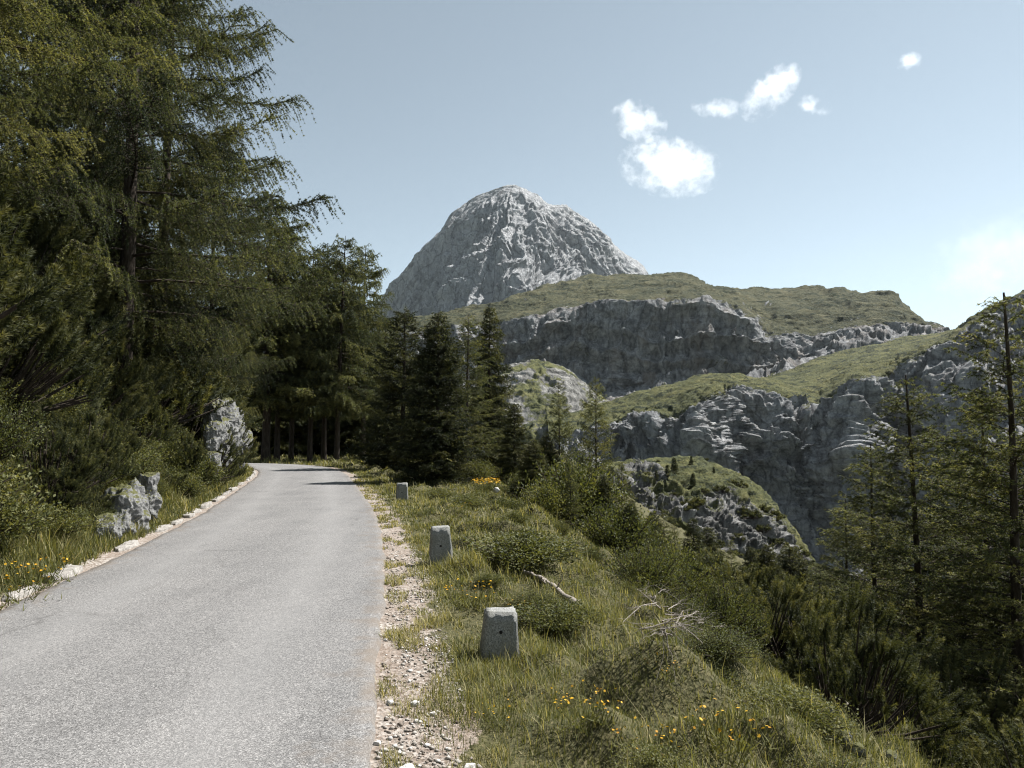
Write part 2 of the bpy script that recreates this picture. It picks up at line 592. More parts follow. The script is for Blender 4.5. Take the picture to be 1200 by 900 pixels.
    tag(link("road", me, m), "narrow grey asphalt mountain road curving left", kind="structure")


build_road()

# ------------------------------------------------------------------ far terrain
def shell(name, px_keys, prof, nU, nT, u0, u1, mat, amp, sc, grass, seed=0, tpow=None, label=None, strata=0.0, gnoise=0.5, slope_grass=0.0, shear=0.0, detail=0.45, blur=40, vz=0.5, radial=None):
    """a body of land given by profiles (image height, distance) at several bearings, then weathered with noise in world space"""
    px = np.linspace(u0, u1, nU)
    prof = np.asarray(prof, float)                 # (cols, K, 2)
    K = prof.shape[1]
    P = np.empty((nU, K, 3))
    for k in range(K):
        P[:, k] = at(px, np.interp(px, px_keys, prof[:, k, 0]), np.interp(px, px_keys, prof[:, k, 1]))
    # smooth lightly along bearing
    for _ in range(blur):
        P[1:-1] = 0.25 * P[:-2] + 0.5 * P[1:-1] + 0.25 * P[2:]
    # resample along the profile by mean arc length, weighted
    tk = np.linspace(0, 1, K) if tpow is None else np.asarray(tpow, float)
    t = np.linspace(0, 1, nT)
    j = np.clip(np.searchsorted(tk, t, side='right') - 1, 0, K - 2)
    w = ((t - tk[j]) / (tk[j + 1] - tk[j]))
    S = P[:, j] * (1 - w)[None, :, None] + P[:, j + 1] * w[None, :, None]
    # soften profile corners
    for _ in range(max(2, nT // 90)):
        S[:, 1:-1] = 0.25 * S[:, :-2] + 0.5 * S[:, 1:-1] + 0.25 * S[:, 2:]
    A = np.interp(t, tk, amp)[None, :]
    gr = np.interp(t, tk, grass)[None, :] * np.ones((nU, 1))
    du = np.gradient(S, axis=0)
    dt = np.gradient(S, axis=1)
    n = unit(np.cross(du, dt))
    o = seed * 13.7
    Q = S / sc
    warp = np.stack([fbm(Q * 0.7 + o, 3), fbm(Q * 0.7 + o + 40, 3), fbm(Q * 0.7 + o + 80, 3)], -1)
    Qs = Q + 0.35 * warp
    Qs[..., 0] = Qs[..., 0] + shear * Q[..., 2]
    Qv = Qs * np.array([1, 1, vz]) + o
    disp = ridged(Qv, 5, gain=0.5) * 1.0 + fbm(Q * 0.45 + o, 3) * 0.9
    disp = disp + detail * ridged(Qv * 3.7 + 0.5 * np.roll(warp, 1, -1) + 9, 5, gain=0.62) + detail * 0.45 * fbm(Q * 9.1 + 3, 4, gain=0.6)
    if radial:
        x0, y0, kk, ra = radial
        ddx = S[..., 0] - x0 + 60 * warp[..., 0]
        ddy = S[..., 1] - y0 + 60 * warp[..., 1]
        rad = np.sqrt(ddx ** 2 + ddy ** 2)
        phi = np.arctan2(ddx, -ddy) + 0.12 * warp[..., 2]
        C_ = np.stack([np.cos(phi) * kk, np.sin(phi) * kk, rad * 0.0022 + 0 * phi], -1)
        lo = ridged(C_, 3) * 1.0
        C2 = C_ * np.array([2.9, 2.9, 2.2]) + 7
        disp = disp * 0.55 + np.clip(rad / 260, 0.12, 1) * ra * (lo + 0.62 * ridged(C2, 4, gain=.6))
    if strata:
        zz = S[..., 2] / sc * 3.3 + 0.8 * fbm(Q * 0.8 + o, 3)
        disp = disp + strata * (np.abs((zz % 1.0) - 0.5) * 2) ** 2 + strata * 0.5 * perlin(np.stack([Q[..., 0] * .6, Q[..., 1] * .6, zz * 2.3], -1))
    S2 = S + n * (A * disp)[..., None]
    # turf where the ground is flat enough
    du = np.gradient(S2, axis=0)
    dt = np.gradient(S2, axis=1)
    n2 = unit(np.cross(du, dt))
    nz = np.abs(n2[..., 2])
    gr = gr + slope_grass * (sstep(0.45, 0.75, nz) - 0.6) + gnoise * 0.5 * fbm(Q * 1.7 + o + 5, 5)
    V = S2.reshape(-1, 3)
    i = np.arange(nU * nT).reshape(nU, nT)
    q = np.stack([i[:-1, :-1], i[1:, :-1], i[1:, 1:], i[:-1, 1:]], -1).reshape(-1, 4)
    me = mesh_np(name, V, [q], True, {"grass": gr.ravel()})
    ob = link(name, me, mat)
    tag(ob, label, kind="structure")
    return ob, V.reshape(nU, nT, 3), n2


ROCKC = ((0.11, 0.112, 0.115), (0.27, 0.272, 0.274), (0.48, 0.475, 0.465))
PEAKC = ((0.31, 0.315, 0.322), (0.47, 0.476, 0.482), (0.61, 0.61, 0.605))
TURF = ((0.030, 0.038, 0.022), (0.084, 0.084, 0.044), (0.130, 0.118, 0.062))
TURF2 = ((0.034, 0.042, 0.022), (0.110, 0.114, 0.046), (0.180, 0.168, 0.070))

# the peak
pk_px = [360, 400, 440, 455, 470, 500, 520, 530, 560, 590, 605, 625, 640, 660, 690, 705, 720, 735, 750, 760, 790, 840, 900]
pk_cr = [430, 395, 362, 345, 322, 287, 270, 252, 230, 216, 215, 225, 238, 241, 258, 272, 288, 300, 309, 324, 340, 380, 430]
rib = np.interp(pk_px, [360, 450, 520, 560, 600, 640, 700, 760, 900], [2650, 2480, 2280, 2190, 2130, 2160, 2280, 2480, 2750])
prof = []
for x, c, r in zip(pk_px, pk_cr, rib):
    base = 470
    prof.append([(base, r - 640), (c + (base - c) * 0.62, r - 330), (c + (base - c) * 0.3, r - 90), (c + (base - c) * .08, r + 90), (c, r + 200), (c + 30, r + 360), (base, r + 700)])
mat_peak = terrain_mat("peak_limestone", 0.012, PEAKC, TURF, 14.0, strata=False)
shell("mountain", pk_px, prof, 520, 420, 362, 898, mat_peak, [30, 40, 40, 30, 9, 20, 20], 200.0, [0.0] * 7, seed=1,
      tpow=[0, .22, .5, .72, .8, .9, 1], label="bare grey limestone peak with rounded summit", gnoise=0.1, shear=-0.5, detail=0.36, blur=14, vz=0.3, radial=(10.0, 2330.0, 3.6, 0.62))

# the plateau with its long cliff
pb_px = [440, 500, 585, 640, 690, 720, 760, 800, 818, 832, 870, 900, 950, 1000, 1045, 1062, 1080, 1110, 1140, 1200]
prof = [
    [(540, 800), (450, 900), (425, 905), (400, 915), (397, 918), (392, 1000), (388, 1100), (440, 1400)],
    [(520, 800), (440, 900), (412, 905), (388, 915), (385, 918), (378, 1000), (372, 1100), (420, 1400)],
    [(500, 800), (428, 900), (402, 905), (384, 912), (376, 922), (366, 1000), (358, 1100), (400, 1400)],
    [(500, 800), (440, 890), (405, 898), (380, 905), (370, 918), (350, 1050), (334, 1200), (380, 1500)],
    [(500, 800), (450, 880), (405, 888), (370, 897), (358, 909), (340, 1080), (325, 1250), (370, 1500)],
    [(500, 780), (458, 865), (408, 872), (364, 882), (352, 896), (338, 1080), (324, 1250), (370, 1500)],
    [(500, 760), (455, 855), (402, 862), (360, 872), (350, 889), (335, 1080), (322, 1260), (370, 1500)],
    [(500, 760), (449, 850), (398, 858), (352, 868), (346, 882), (333, 1080), (320, 1260), (370, 1500)],
    [(500, 760), (448, 850), (398, 858), (352, 868), (347, 882), (337, 1060), (326, 1220), (370, 1500)],
    [(500, 760), (447, 850), (398, 858), (353, 868), (348, 882), (344, 1000), (338, 1130), (380, 1500)],
    [(490, 760), (445, 850), (404, 858), (372, 868), (360, 884), (350, 1000), (340, 1150), (380, 1500)],
    [(480, 760), (442, 860), (417, 866), (402, 872), (390, 888), (364, 980), (339, 1120), (380, 1500)],
    [(460, 770), (424, 870), (412, 874), (402, 880), (394, 890), (364, 980), (337, 1100), (380, 1500)],
    [(440, 770), (407, 870), (400, 873), (394, 878), (388, 886), (364, 970), (340, 1080), (390, 1500)],
    [(430, 770), (398, 870), (393, 872), (388, 876), (383, 884), (364, 960), (342, 1050), (400, 1400)],
    [(430, 770), (396, 870), (392, 872), (388, 874), (383, 880), (374, 930), (358, 1030), (410, 1400)],
    [(430, 770), (395, 870), (392, 872), (389, 874), (386, 880), (381, 920), (375, 1000), (420, 1400)],
    [(430, 770), (398, 870), (395, 872), (393, 874), (391, 878), (390, 900), (389, 940), (430, 1300)],
    [(440, 770), (410, 870), (408, 872), (406, 874), (404, 878), (404, 900), (404, 940), (440, 1300)],
    [(460, 770), (440, 870), (438, 872), (436, 874), (434, 878), (434, 900), (434, 940), (460, 1300)]]
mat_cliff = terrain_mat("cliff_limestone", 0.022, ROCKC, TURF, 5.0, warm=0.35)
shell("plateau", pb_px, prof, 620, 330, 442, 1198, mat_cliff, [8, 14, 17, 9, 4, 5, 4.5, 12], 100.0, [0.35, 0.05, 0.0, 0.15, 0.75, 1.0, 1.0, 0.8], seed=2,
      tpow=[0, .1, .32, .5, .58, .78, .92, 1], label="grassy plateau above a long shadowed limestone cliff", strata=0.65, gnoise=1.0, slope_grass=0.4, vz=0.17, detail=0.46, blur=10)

# the cliffs on the right with the meadow above
pc_px = [640, 700, 735, 780, 820, 845, 880, 930, 960, 1000, 1050, 1110, 1130, 1165, 1200, 1300, 1500]
prof = [
    [(640, 400), (545, 440), (530, 450), (515, 457), (508, 462), (500, 510), (492, 560), (540, 700)],
    [(640, 400), (540, 440), (518, 450), (500, 457), (493, 463), (485, 510), (478, 560), (520, 700)],
    [(640, 400), (535, 450), (512, 458), (495, 462), (488, 466), (478, 510), (465, 560), (500, 720)],
    [(650, 400), (535, 430), (510, 437), (491, 441), (483, 447), (468, 500), (453, 560), (490, 740)],
    [(660, 400), (545, 405), (505, 418), (477, 432), (466, 446), (452, 495), (442, 560), (480, 740)],
    [(660, 420), (562, 470), (510, 480), (470, 485), (452, 490), (444, 510), (440, 545), (470, 760)],
    [(680, 400), (582, 450), (520, 460), (470, 468), (456, 482), (450, 540), (445, 620), (460, 800)],
    [(700, 400), (612, 450), (545, 462), (490, 470), (474, 484), (454, 580), (438, 720), (440, 900)],
    [(720, 400), (622, 450), (555, 460), (500, 468), (486, 478), (450, 600), (421, 760), (430, 920)],
    [(740, 380), (632, 410), (540, 425), (468, 448), (446, 470), (426, 620), (409, 800), (420, 960)],
    [(760, 400), (650, 455), (550, 480), (452, 500), (430, 510), (413, 640), (398, 820), (410, 980)],
    [(780, 360), (660, 400), (540, 430), (425, 480), (401, 500), (394, 660), (388, 840), (410, 1000)],
    [(790, 350), (660, 390), (530, 420), (410, 490), (385, 520), (384, 600), (387, 720), (420, 940)],
    [(800, 340), (660, 380), (520, 410), (390, 515), (363, 540), (368, 620), (380, 720), (430, 940)],
    [(800, 330), (660, 370), (510, 400), (368, 530), (341, 550), (350, 620), (370, 720), (430, 940)],
    [(820, 320), (660, 360), (480, 390), (310, 530), (280, 560), (290, 630), (330, 730), (430, 940)],
    [(820, 320), (660, 360), (440, 390), (240, 530), (200, 560), (230, 630), (300, 730), (430, 940)]]
mat_cliff2 = terrain_mat("near_cliff_limestone", 0.035, ((0.17, 0.173, 0.178), (0.35, 0.354, 0.358), (0.55, 0.545, 0.535)), TURF2, 4.0, warm=0.15)
shell("cliff", pc_px, prof, 700, 380, 642, 1480, mat_cliff2, [9, 14, 17, 12, 4, 2.6, 2.2, 8], 65.0, [0.2, 0.05, -0.05, 0.1, 0.85, 1.0, 1.0, 0.8], seed=3,
      tpow=[0, .14, .38, .58, .66, .8, .92, 1], label="grey limestone cliffs with a yellow green meadow on top", strata=0.0, gnoise=0.8, slope_grass=0.3, vz=0.3, detail=0.48, blur=24)

# the low hump in the middle distance
pe_px = [400, 560, 600, 630, 660, 690, 720, 760, 800]
cr = [500, 455, 430, 423, 428, 456, 476, 500, 540]
prof = [[(580, 480), (520, 540), (c + 35, 600), (c + 12, 640), (c, 680), (c + 30, 780)] for c in cr]
mat_hump = terrain_mat("scree_hump", 0.03, ((0.10, 0.098, 0.09), (0.21, 0.205, 0.19), (0.38, 0.37, 0.345)), TURF2, 2.5)
shell("hill", pe_px, prof, 300, 160, 402, 798, mat_hump, [5, 5, 5, 4, 3, 4], 45.0, [0.6, 0.6, 0.50, 0.55, 0.62, 0.6], seed=4,
      label="low rounded hump of turf and pale scree", strata=0.1, gnoise=1.2)

# the near spur
pd_px = [600, 660, 700, 740, 800, 850, 880, 905, 950, 1000, 1080]
prof = [
    [(720, 112), (640, 132), (600, 142), (580, 152), (572, 165), (600, 210)],
    [(720, 110), (640, 130), (590, 140), (568, 150), (562, 166), (600, 210)],
    [(730, 106), (630, 126), (580, 136), (556, 148), (549, 168), (580, 210)],
    [(740, 102), (630, 120), (580, 132), (552, 146), (541, 170), (570, 212)],
    [(760, 100), (660, 118), (600, 130), (558, 146), (533, 172), (560, 214)],
    [(790, 100), (690, 118), (625, 132), (572, 146), (546, 166), (570, 210)],
    [(800, 100), (710, 118), (645, 132), (590, 145), (560, 162), (590, 205)],
    [(810, 100), (730, 118), (670, 132), (615, 145), (585, 158), (610, 200)],
    [(820, 100), (760, 115), (720, 127), (680, 138), (652, 148), (690, 190)],
    [(860, 100), (815, 113), (780, 124), (750, 132), (725, 141), (765, 180)],
    [(900, 100), (850, 113), (830, 120), (800, 126), (780, 135), (810, 170)]]
mat_spur = terrain_mat("spur_turf", 0.10, ((0.08, 0.078, 0.074), (0.21, 0.205, 0.195), (0.40, 0.39, 0.37)), TURF2, 1.2, strata=False)
_, SPV, SPN = shell("hillside", pd_px, prof, 420, 260, 602, 1078, mat_spur, [3.4, 4.0, 3.6, 1.9, 0.8, 1.5], 14.0, [0.42, 0.38, 0.38, 0.62, 1.0, 0.9], seed=5,
      tpow=[0, .3, .55, .75, .92, 1], label="grassy spur with pale rocks below the cliffs", gnoise=0.9)

# the valley floor, out to the horizon
m, nt, out = new_mat("valley_floor")
p = geo_pos(nt)
surf(nt, out, ramp(nt, noise(nt, p, 0.01, 8, 0.6), [(0.35, (0.02, 0.026, 0.013)), (0.6, (0.055, 0.06, 0.028)), (0.8, (0.14, 0.13, 0.10))]), 0.95)
a = np.linspace(0, 2 * math.pi, 97)[:-1]
rr = np.array([1, 200, 600, 1500, 3000, 6500.0])
V = np.concatenate([np.stack([r * np.cos(a), r * np.sin(a) + 20, 0 * a - 90 - 0.0 * r], -1) for r in rr])
i = np.arange(len(V)).reshape(len(rr), -1)
q = np.stack([i[:-1], np.roll(i, -1, 1)[:-1], np.roll(i, -1, 1)[1:], i[1:]], -1).reshape(-1, 4)
tag(link("terrain", mesh_np("terrain", V, [q, np.arange(96)[None, :]]), m), "valley floor far below the road", kind="structure")


# ------------------------------------------------------------------ vegetation generators
def cluster_tris(P, D, rng, per, length, width, spread, jit=0.3):
    """per needles at each point P round direction D"""
    n = len(P)
    P = np.repeat(P, per, 0)
    D = np.repeat(D, per, 0)
    r = rng.normal(size=D.shape)
    r = unit(r - (r * D).sum(1)[:, None] * D)
    a = spread * (1 + jit * rng.normal(size=(len(D), 1)))
    d = D * np.cos(a) + r * np.sin(a)
    l = length * (1 + jit * rng.uniform(-1, 1, size=(len(D), 1)))
    side = unit(np.cross(d, rng.normal(size=d.shape)))
    w = width * 0.5
    V = np.stack([P - side * w, P + side * w, P + d * l], 1).reshape(-1, 3)
    f = np.arange(len(V)).reshape(-1, 3)
    return V, f


def conifer(seed, H, Rmax, clear, nbr, rise, droop, tip, bl_sp, bl_len, bl_hang, sp, per, nl, nw, spread, r0, shape=0.75, upper=1.0,
            limb=0.018, twigs=True, bend=0.0, flat=0.5, ragged=0.3):
    """trunk with limbs, and a crown of needle sprays hung on branchlets"""
    rng = np.random.RandomState(seed)
    tz = np.linspace(0, 1, 14)
    bx = bend * tz ** 2 * H + 0.02 * np.sin(tz * 7 + seed)
    by = 0.02 * np.cos(tz * 6 + seed)
    TP = np.stack([bx, by, tz * H - 0.35 * (tz == 0)], -1)[None]
    TR = (r0 * (1 - tz) ** 0.85 + 0.012)[None]
    TR[0, 0] *= 1.35
    parts = [tubes(TP, TR, 9)]
    hh = clear + (H * 0.985 - clear) * np.sort(rng.uniform(0, 1, nbr)) ** upper
    rel = (hh - clear) / (H - clear)
    L = Rmax * ((1 - rel) ** shape) * (0.55 + 0.45 * sstep(0, .12, rel)) * (1 + ragged * rng.uniform(-1, 1, nbr)) + 0.12
    az = np.arange(nbr) * 2.39996 + rng.uniform(-.5, .5, nbr)
    K = 7
    s = np.linspace(0, 1, K)
    rise_b = rise + 0.35 * rel ** 2 + rng.uniform(-.2, .2, nbr)
    dz = L[:, None] * (rise_b[:, None] * s - droop * (1 - 0.6 * rel[:, None]) * s ** 1.7 + tip * s ** 4)
    azb = az[:, None] + rng.uniform(-.25, .25, (nbr, 1)) * s
    ox = np.interp(hh / H, tz, bx)
    oy = np.interp(hh / H, tz, by)
    BP = np.stack([ox[:, None] + np.cos(azb) * L[:, None] * s, oy[:, None] + np.sin(azb) * L[:, None] * s, hh[:, None] + dz], -1)
    BR = np.maximum(limb * (L / Rmax)[:, None] * (1 - s) ** 0.8, 0.004)
    parts.append(tubes(BP, BR, 4))
    # branchlets
    m = np.maximum((L / bl_sp).astype(int), 3)
    bi = np.repeat(np.arange(nbr), m)
    st = 0.12 + 0.88 * rng.uniform(0, 1, len(bi)) ** 0.85
    j = np.clip((st * (K - 1)).astype(int), 0, K - 2)
    w = st * (K - 1) - j
    O = BP[bi, j] * (1 - w)[:, None] + BP[bi, j + 1] * w[:, None]
    fwd = unit(BP[bi, j + 1] - BP[bi, j])
    side = unit(np.cross(fwd, np.array([0, 0, 1.0]))) * np.where(rng.rand(len(bi)) < 0.5, -1, 1)[:, None]
    upv = np.cross(side, fwd)
    up = np.array([0, 0, 1.0])
    ln = bl_len * (0.5 + rng.rand(len(bi))) * (0.45 + 0.55 * np.minimum(L[bi] / (0.6 * Rmax), 1)) * (1 - 0.35 * st)
    d1 = unit(side * (flat + 0.3 * rng.rand(len(bi), 1)) + fwd * rng.uniform(0.35, 0.9, (len(bi), 1)) + up * rng.uniform(-0.35, 0.25, (len(bi), 1)))
    d2 = unit(d1 * (1 - bl_hang) + np.array([0, 0, -1.0]) * bl_hang * rng.uniform(0.5, 1.4, (len(bi), 1)) + fwd * 0.15)
    A = O
    B = O + d1 * (ln * 0.45)[:, None]
    C = B + d2 * (ln * 0.55)[:, None]
    # the branch tips carry needles too
    segA = np.concatenate([A, B, BP[:, 2:-1].reshape(-1, 3)])
    segB = np.concatenate([B, C, BP[:, 3:].reshape(-1, 3)])
    tint = np.concatenate([rng.normal(.45, .16, len(A)), np.zeros(len(A)), rng.normal(.5, .15, nbr * (K - 3))])
    bt = rng.normal(0, .2, nbr)
    tint[:len(A)] += bt[bi]
    tint[len(A):2 * len(A)] = tint[:len(A)] + 0.12
    tint[2 * len(A):] += np.repeat(bt, K - 3)
    if twigs:
        tp = np.stack([A, B, C], 1)
        parts.append(tubes(tp, np.repeat([[0.006, 0.004, 0.002]], len(tp), 0), 3))
    sl = np.linalg.norm(segB - segA, axis=1)
    cnt = np.maximum((sl / sp).astype(int), 1)
    si = np.repeat(np.arange(len(sl)), cnt)
    tt = rng.rand(len(si), 1)
    P = segA[si] * (1 - tt) + segB[si] * tt
    D = unit(segB[si] - segA[si])
    Vc, Fc = cluster_tris(P, D, rng, per, nl, nw, spread)
    tn = np.repeat(np.clip(tint[si] + rng.normal(0, .10, len(si)), 0, 1), per * 3)
    tV, tF = join(parts)
    tm = mesh_np("trunk", tV, tF, True)
    tm.materials.append(M['bark'])
    cm = mesh_np("crown", Vc, [Fc], False, {"tint": tn})
    return tm, cm, H


def shoots_bush(seed, n, rx, rz, sh_len, per, nl, nw, spread, stems=26, up=0.8, inner=0.5):
    """dwarf pine: a dome of upturned shoots, each a bottle brush of needles"""
    rng = np.random.RandomState(seed)
    ncl = max(8, n // 8)
    a = rng.uniform(0, 2 * math.pi, ncl)
    rad = np.sqrt(rng.uniform(0, 1, ncl))
    lump = 1 + 0.45 * fbm(np.stack([np.cos(a) * 1.3 + seed, np.sin(a) * 1.3, rad * 1.2], -1), 3)
    x = np.cos(a) * rad * rx * lump
    y = np.sin(a) * rad * rx * lump
    top = rz * (1 - rad ** 2.4) ** 0.6 * (1 + 0.7 * fbm(np.stack([x * 1.5 + 7, y * 1.5, x * 0 + seed], -1), 3)) + 0.12
    depth = rng.rand(ncl) ** 1.4
    z = top * (1 - inner * depth)
    Pc = np.stack([x, y, z], -1)
    out = np.stack([x / rx, y / rx, np.zeros(ncl)], -1)
    Dc = unit(out * (0.8 - 0.3 * depth[:, None]) + np.array([0, 0, 1.0]) * up + rng.normal(0, .22, (ncl, 3)))
    ci = rng.randint(0, ncl, n)
    P = Pc[ci] + rng.normal(0, .075 * rx, (n, 3)) * np.array([1, 1, .8])
    x, y, depth = P[:, 0], P[:, 1], depth[ci]
    D = unit(Dc[ci] + rng.normal(0, .20, (n, 3)))
    l = sh_len * rng.uniform(0.6, 1.35, n)
    k = 9
    t = (np.arange(k) / (k - 1))
    PP = (P[:, None] + D[:, None] * (l[:, None] * t)[..., None] + np.array([0, 0, 1]) * (0.25 * l[:, None] * t ** 2)[..., None]).reshape(-1, 3)
    DD = np.repeat(D, k, 0)
    V, f = cluster_tris(PP, DD, rng, per, nl, nw, spread)
    tb = np.clip(rng.normal(.38, .17, n), 0, 1)
    tn = np.repeat(np.clip((tb[:, None] + 0.28 * t ** 3).reshape(-1), 0, 1), per * 3)
    # stems
    sel = rng.choice(n, min(n, stems * 4), replace=False)
    base = np.stack([x[sel] * 0.12, y[sel] * 0.12, 0 * x[sel] - 0.1], -1)
    mid = base * 0.4 + P[sel] * 0.6 - np.array([0, 0, 0.25]) * P[sel][:, 2:3]
    tp = np.stack([base, mid, P[sel]], 1)
    tV, tF = tubes(tp, np.repeat([[0.035, 0.02, 0.008]], len(tp), 0), 4)
    sm = mesh_np("stems", tV, [tF], True)
    sm.materials.append(M['bark'])
    cm = mesh_np("foliage", V, [f], False, {"tint": tn})
    return sm, cm, rz


def leaf_bush(seed, n_stem, rx, rz, leaf, n_leaf, mat=None):
    """broad leaved shrub: arching twigs with small folded leaves"""
    rng = np.random.RandomState(seed)
    a = rng.uniform(0, 2 * math.pi, n_stem)
    sp = rng.rand(n_stem) ** 0.6
    K = 6
    s = np.linspace(0, 1, K)
    h = rz * rng.uniform(.55, 1.1, n_stem) * (1 - 0.35 * sp ** 2)
    x = np.cos(a)[:, None] * (sp * rx)[:, None] * s ** 0.9
    y = np.sin(a)[:, None] * (sp * rx)[:, None] * s ** 0.9
    z = h[:, None] * s ** 0.85
    BP = np.stack([x, y, z], -1) + np.cumsum(rng.normal(0, .03 * rz, (n_stem, K, 3)), 1) * s[None, :, None]
    tV, tF = tubes(BP, np.repeat((0.012 * (1 - s) + 0.003)[None], n_stem, 0) * rz, 4)
    m = n_leaf
    bi = np.repeat(np.arange(n_stem), m)
    st = 0.25 + 0.75 * rng.rand(len(bi)) ** 0.75
    j = np.clip((st * (K - 1)).astype(int), 0, K - 2)
    w = st * (K - 1) - j
    O = BP[bi, j] * (1 - w)[:, None] + BP[bi, j + 1] * w[:, None] + rng.normal(0, .085 * rz, (len(bi), 3))
    d = unit(rng.normal(0, .6, (len(bi), 3)) + np.array([0, 0, .45]) + unit(BP[bi, j + 1] - BP[bi, j]) * .5)
    sd = unit(np.cross(d, rng.normal(size=d.shape)))
    nn = np.cross(d, sd)
    l = leaf * rng.uniform(.6, 1.3, (len(bi), 1))
    p0 = O
    p1 = O + d * l * .5 + sd * l * .28 + nn * l * .1
    p2 = O + d * l
    p3 = O + d * l * .5 - sd * l * .28 + nn * l * .1
    V = np.stack([p0, p1, p2, p3], 1).reshape(-1, 3)
    f = np.arange(len(V)).reshape(-1, 4)
    q = np.concatenate([f[:, [0, 1, 2]], f[:, [0, 2, 3]]])
    tb = rng.normal(.45, .16, n_stem)
    tn = np.repeat(np.clip(tb[bi] + rng.normal(0, .13, len(bi)), 0, 1), 4)
    sm = mesh_np("stems", tV, [tF], True)
    sm.materials.append(M['bark'])
    cm = mesh_np("foliage", V, [q], False, {"tint": tn})
    return sm, cm, rz


def place(proto, name, label, cat, X, Y, H=None, rz=None, group=None, z=None, sx=1.0, names=("trunk", "crown"), sink=0.1, tilt=0.0):
    tm, cm, H0 = proto
    s = (H / H0) if H else 1.0
    zz = Gs(X, Y) if z is None else z
    e = empty(name, (X, Y, zz - sink), random.uniform(0, 6.28) if rz is None else rz, (s * sx, s * sx, s))
    e.rotation_euler[1] = tilt
    tag(e, label, cat, group)
    link(names[0], tm, None, e)
    link(names[1], cm, None, e)
    return e


def tree_at(proto, name, label, cat, px, Y, top, **kw):
    """tree standing at the bearing of photo column px at distance Y, reaching photo row top"""
    p = at(px, top, Y)
    z = Gs(p[0], Y)
    return place(proto, name, label, cat, float(p[0]), Y, H=float(p[2]) - z + 0.1, z=z, **kw)


def mat_on(proto, m):
    proto[1].materials.append(m)
    return proto


# near larches (fine), wood larches (long clear trunks), slender larches on the right, spruces
larchN = [mat_on(conifer(100 + i, 17.0, 4.2, (2.2, 2.2, 4.6)[i], (118, 128, 120)[i], 0.12, 0.40, 0.24, 0.036, 1.05, 0.70, 0.044, 7, 0.046, 0.014, 1.0, 0.20, shape=0.7, limb=0.03, flat=0.45, ragged=0.35), M['larch_sun_tint' if i == 2 else 'larch']) for i in range(3)]
larchW = mat_on(conifer(120, 14.0, 2.6, 3.4, 170, 0.05, 0.45, 0.2, 0.05, 0.8, 0.75, 0.05, 4, 0.075, 0.024, 0.9, 0.16, shape=0.6, limb=0.03), M['larch'])
larchS = [mat_on(conifer(130 + i, 10.0, 1.6, 1.0, 150, 0.38, 0.30, 0.14, 0.042, 0.44, 0.58, 0.042, 5, 0.052, 0.015, 0.85, 0.075, shape=0.8, limb=0.018, ragged=0.4), M['larch_sun_tint']) for i in range(2)]
spruceA = mat_on(conifer(140, 8.0, 2.1, 0.15, 300, 0.12, 0.40, 0.25, 0.045, 0.55, 0.35, 0.045, 4, 0.075, 0.028, 0.75, 0.12, shape=0.8, limb=0.02, flat=.8, ragged=0.22), M['spruce'])
spruceB = mat_on(conifer(141, 9.0, 1.8, 0.3, 250, 0.02, 0.55, 0.25, 0.05, 0.55, 0.5, 0.05, 4, 0.085, 0.030, 0.75, 0.12, shape=0.85, limb=0.02, flat=.8, ragged=0.35), M['spruce'])
spruceC = mat_on(conifer(147, 8.0, 1.7, 0.3, 190, 0.22, 0.42, 0.30, 0.045, 0.50, 0.42, 0.045, 4, 0.080, 0.028, 0.75, 0.12, shape=0.62, limb=0.02, flat=.7, ragged=0.5), M['spruce'])
spruceT = mat_on(conifer(142, 3.0, 0.75, 0.1, 90, 0.15, 0.35, 0.2, 0.05, 0.3, 0.2, 0.06, 4, 0.12, 0.06, 0.75, 0.05, shape=0.9, limb=0.01, flat=.8, twigs=False), M['spruce'])
pineN = [mat_on(shoots_bush(200 + i, 620, 1.15, 1.55, 0.22, 20, 0.062, 0.0085, 0.62, inner=0.6), M['pine']) for i in range(3)]
pineF = [mat_on(shoots_bush(210 + i, 480, 1.2, 1.3, 0.26, 14, 0.075, 0.014, 0.62, inner=0.55), M['pine']) for i in range(2)]
pineD = mat_on(shoots_bush(215, 260, 1.3, 1.0, 0.22, 3, 0.16, 0.07, 0.7, inner=0.5), M['pine'])
shrubA = [mat_on(leaf_bush(300 + i, 170, 1.1, 1.3, 0.045, 80), M['shrub']) for i in range(2)]
shrubF = mat_on(leaf_bush(305, 140, 1.2, 1.5, 0.075, 60), M['shrub'])
herbA = [mat_on(leaf_bush(310 + i, 150, .6, .60, 0.038, 60), M['herb']) for i in range(2)]
print("tris", [len(x[1].polygons) for x in (larchN[0], larchW, larchS[0], spruceA, spruceB, pineN[0], pineF[0], shrubA[0], herbA[0])])

# ---- left side: the big larches over the road
tree_at(larchN[2], "larch_tree", "huge sunlit larch with yellow green sprays entering at the top left corner", "larch", -70, 9.6, -560, rz=0.4)
tree_at(larchN[1], "larch_tree", "tall dark larch whose drooping branches overhang the road's left side", "larch", 172, 16.5, -330, rz=1.1, sx=.92)
tree_at(larchN[0], "larch_tree", "second tall larch trunk close behind the overhanging larch", "larch", 208, 20.0, -200, rz=2.6, sx=0.78)
tree_at(larchN[1], "larch_tree", "shaded larch deep in the slope behind the two tall trunks", "larch", 60, 19.0, -250, rz=4.0)
tree_at(larchN[0], "larch_tree", "larch above the roadside rocks with weeping lower branches", "larch", 255, 25.5, 120, rz=5.0, sx=0.72)
tree_at(larchN[1], "larch_tree", "dark larch filling the gap above the dwarf pines", "larch", 130, 27.0, -120, rz=0.2)
tree_at(larchW, "larch_tree", "narrow larch where the dark wood meets the sky", "larch", 318, 46.5, 225, rz=0.6, sx=1.3)

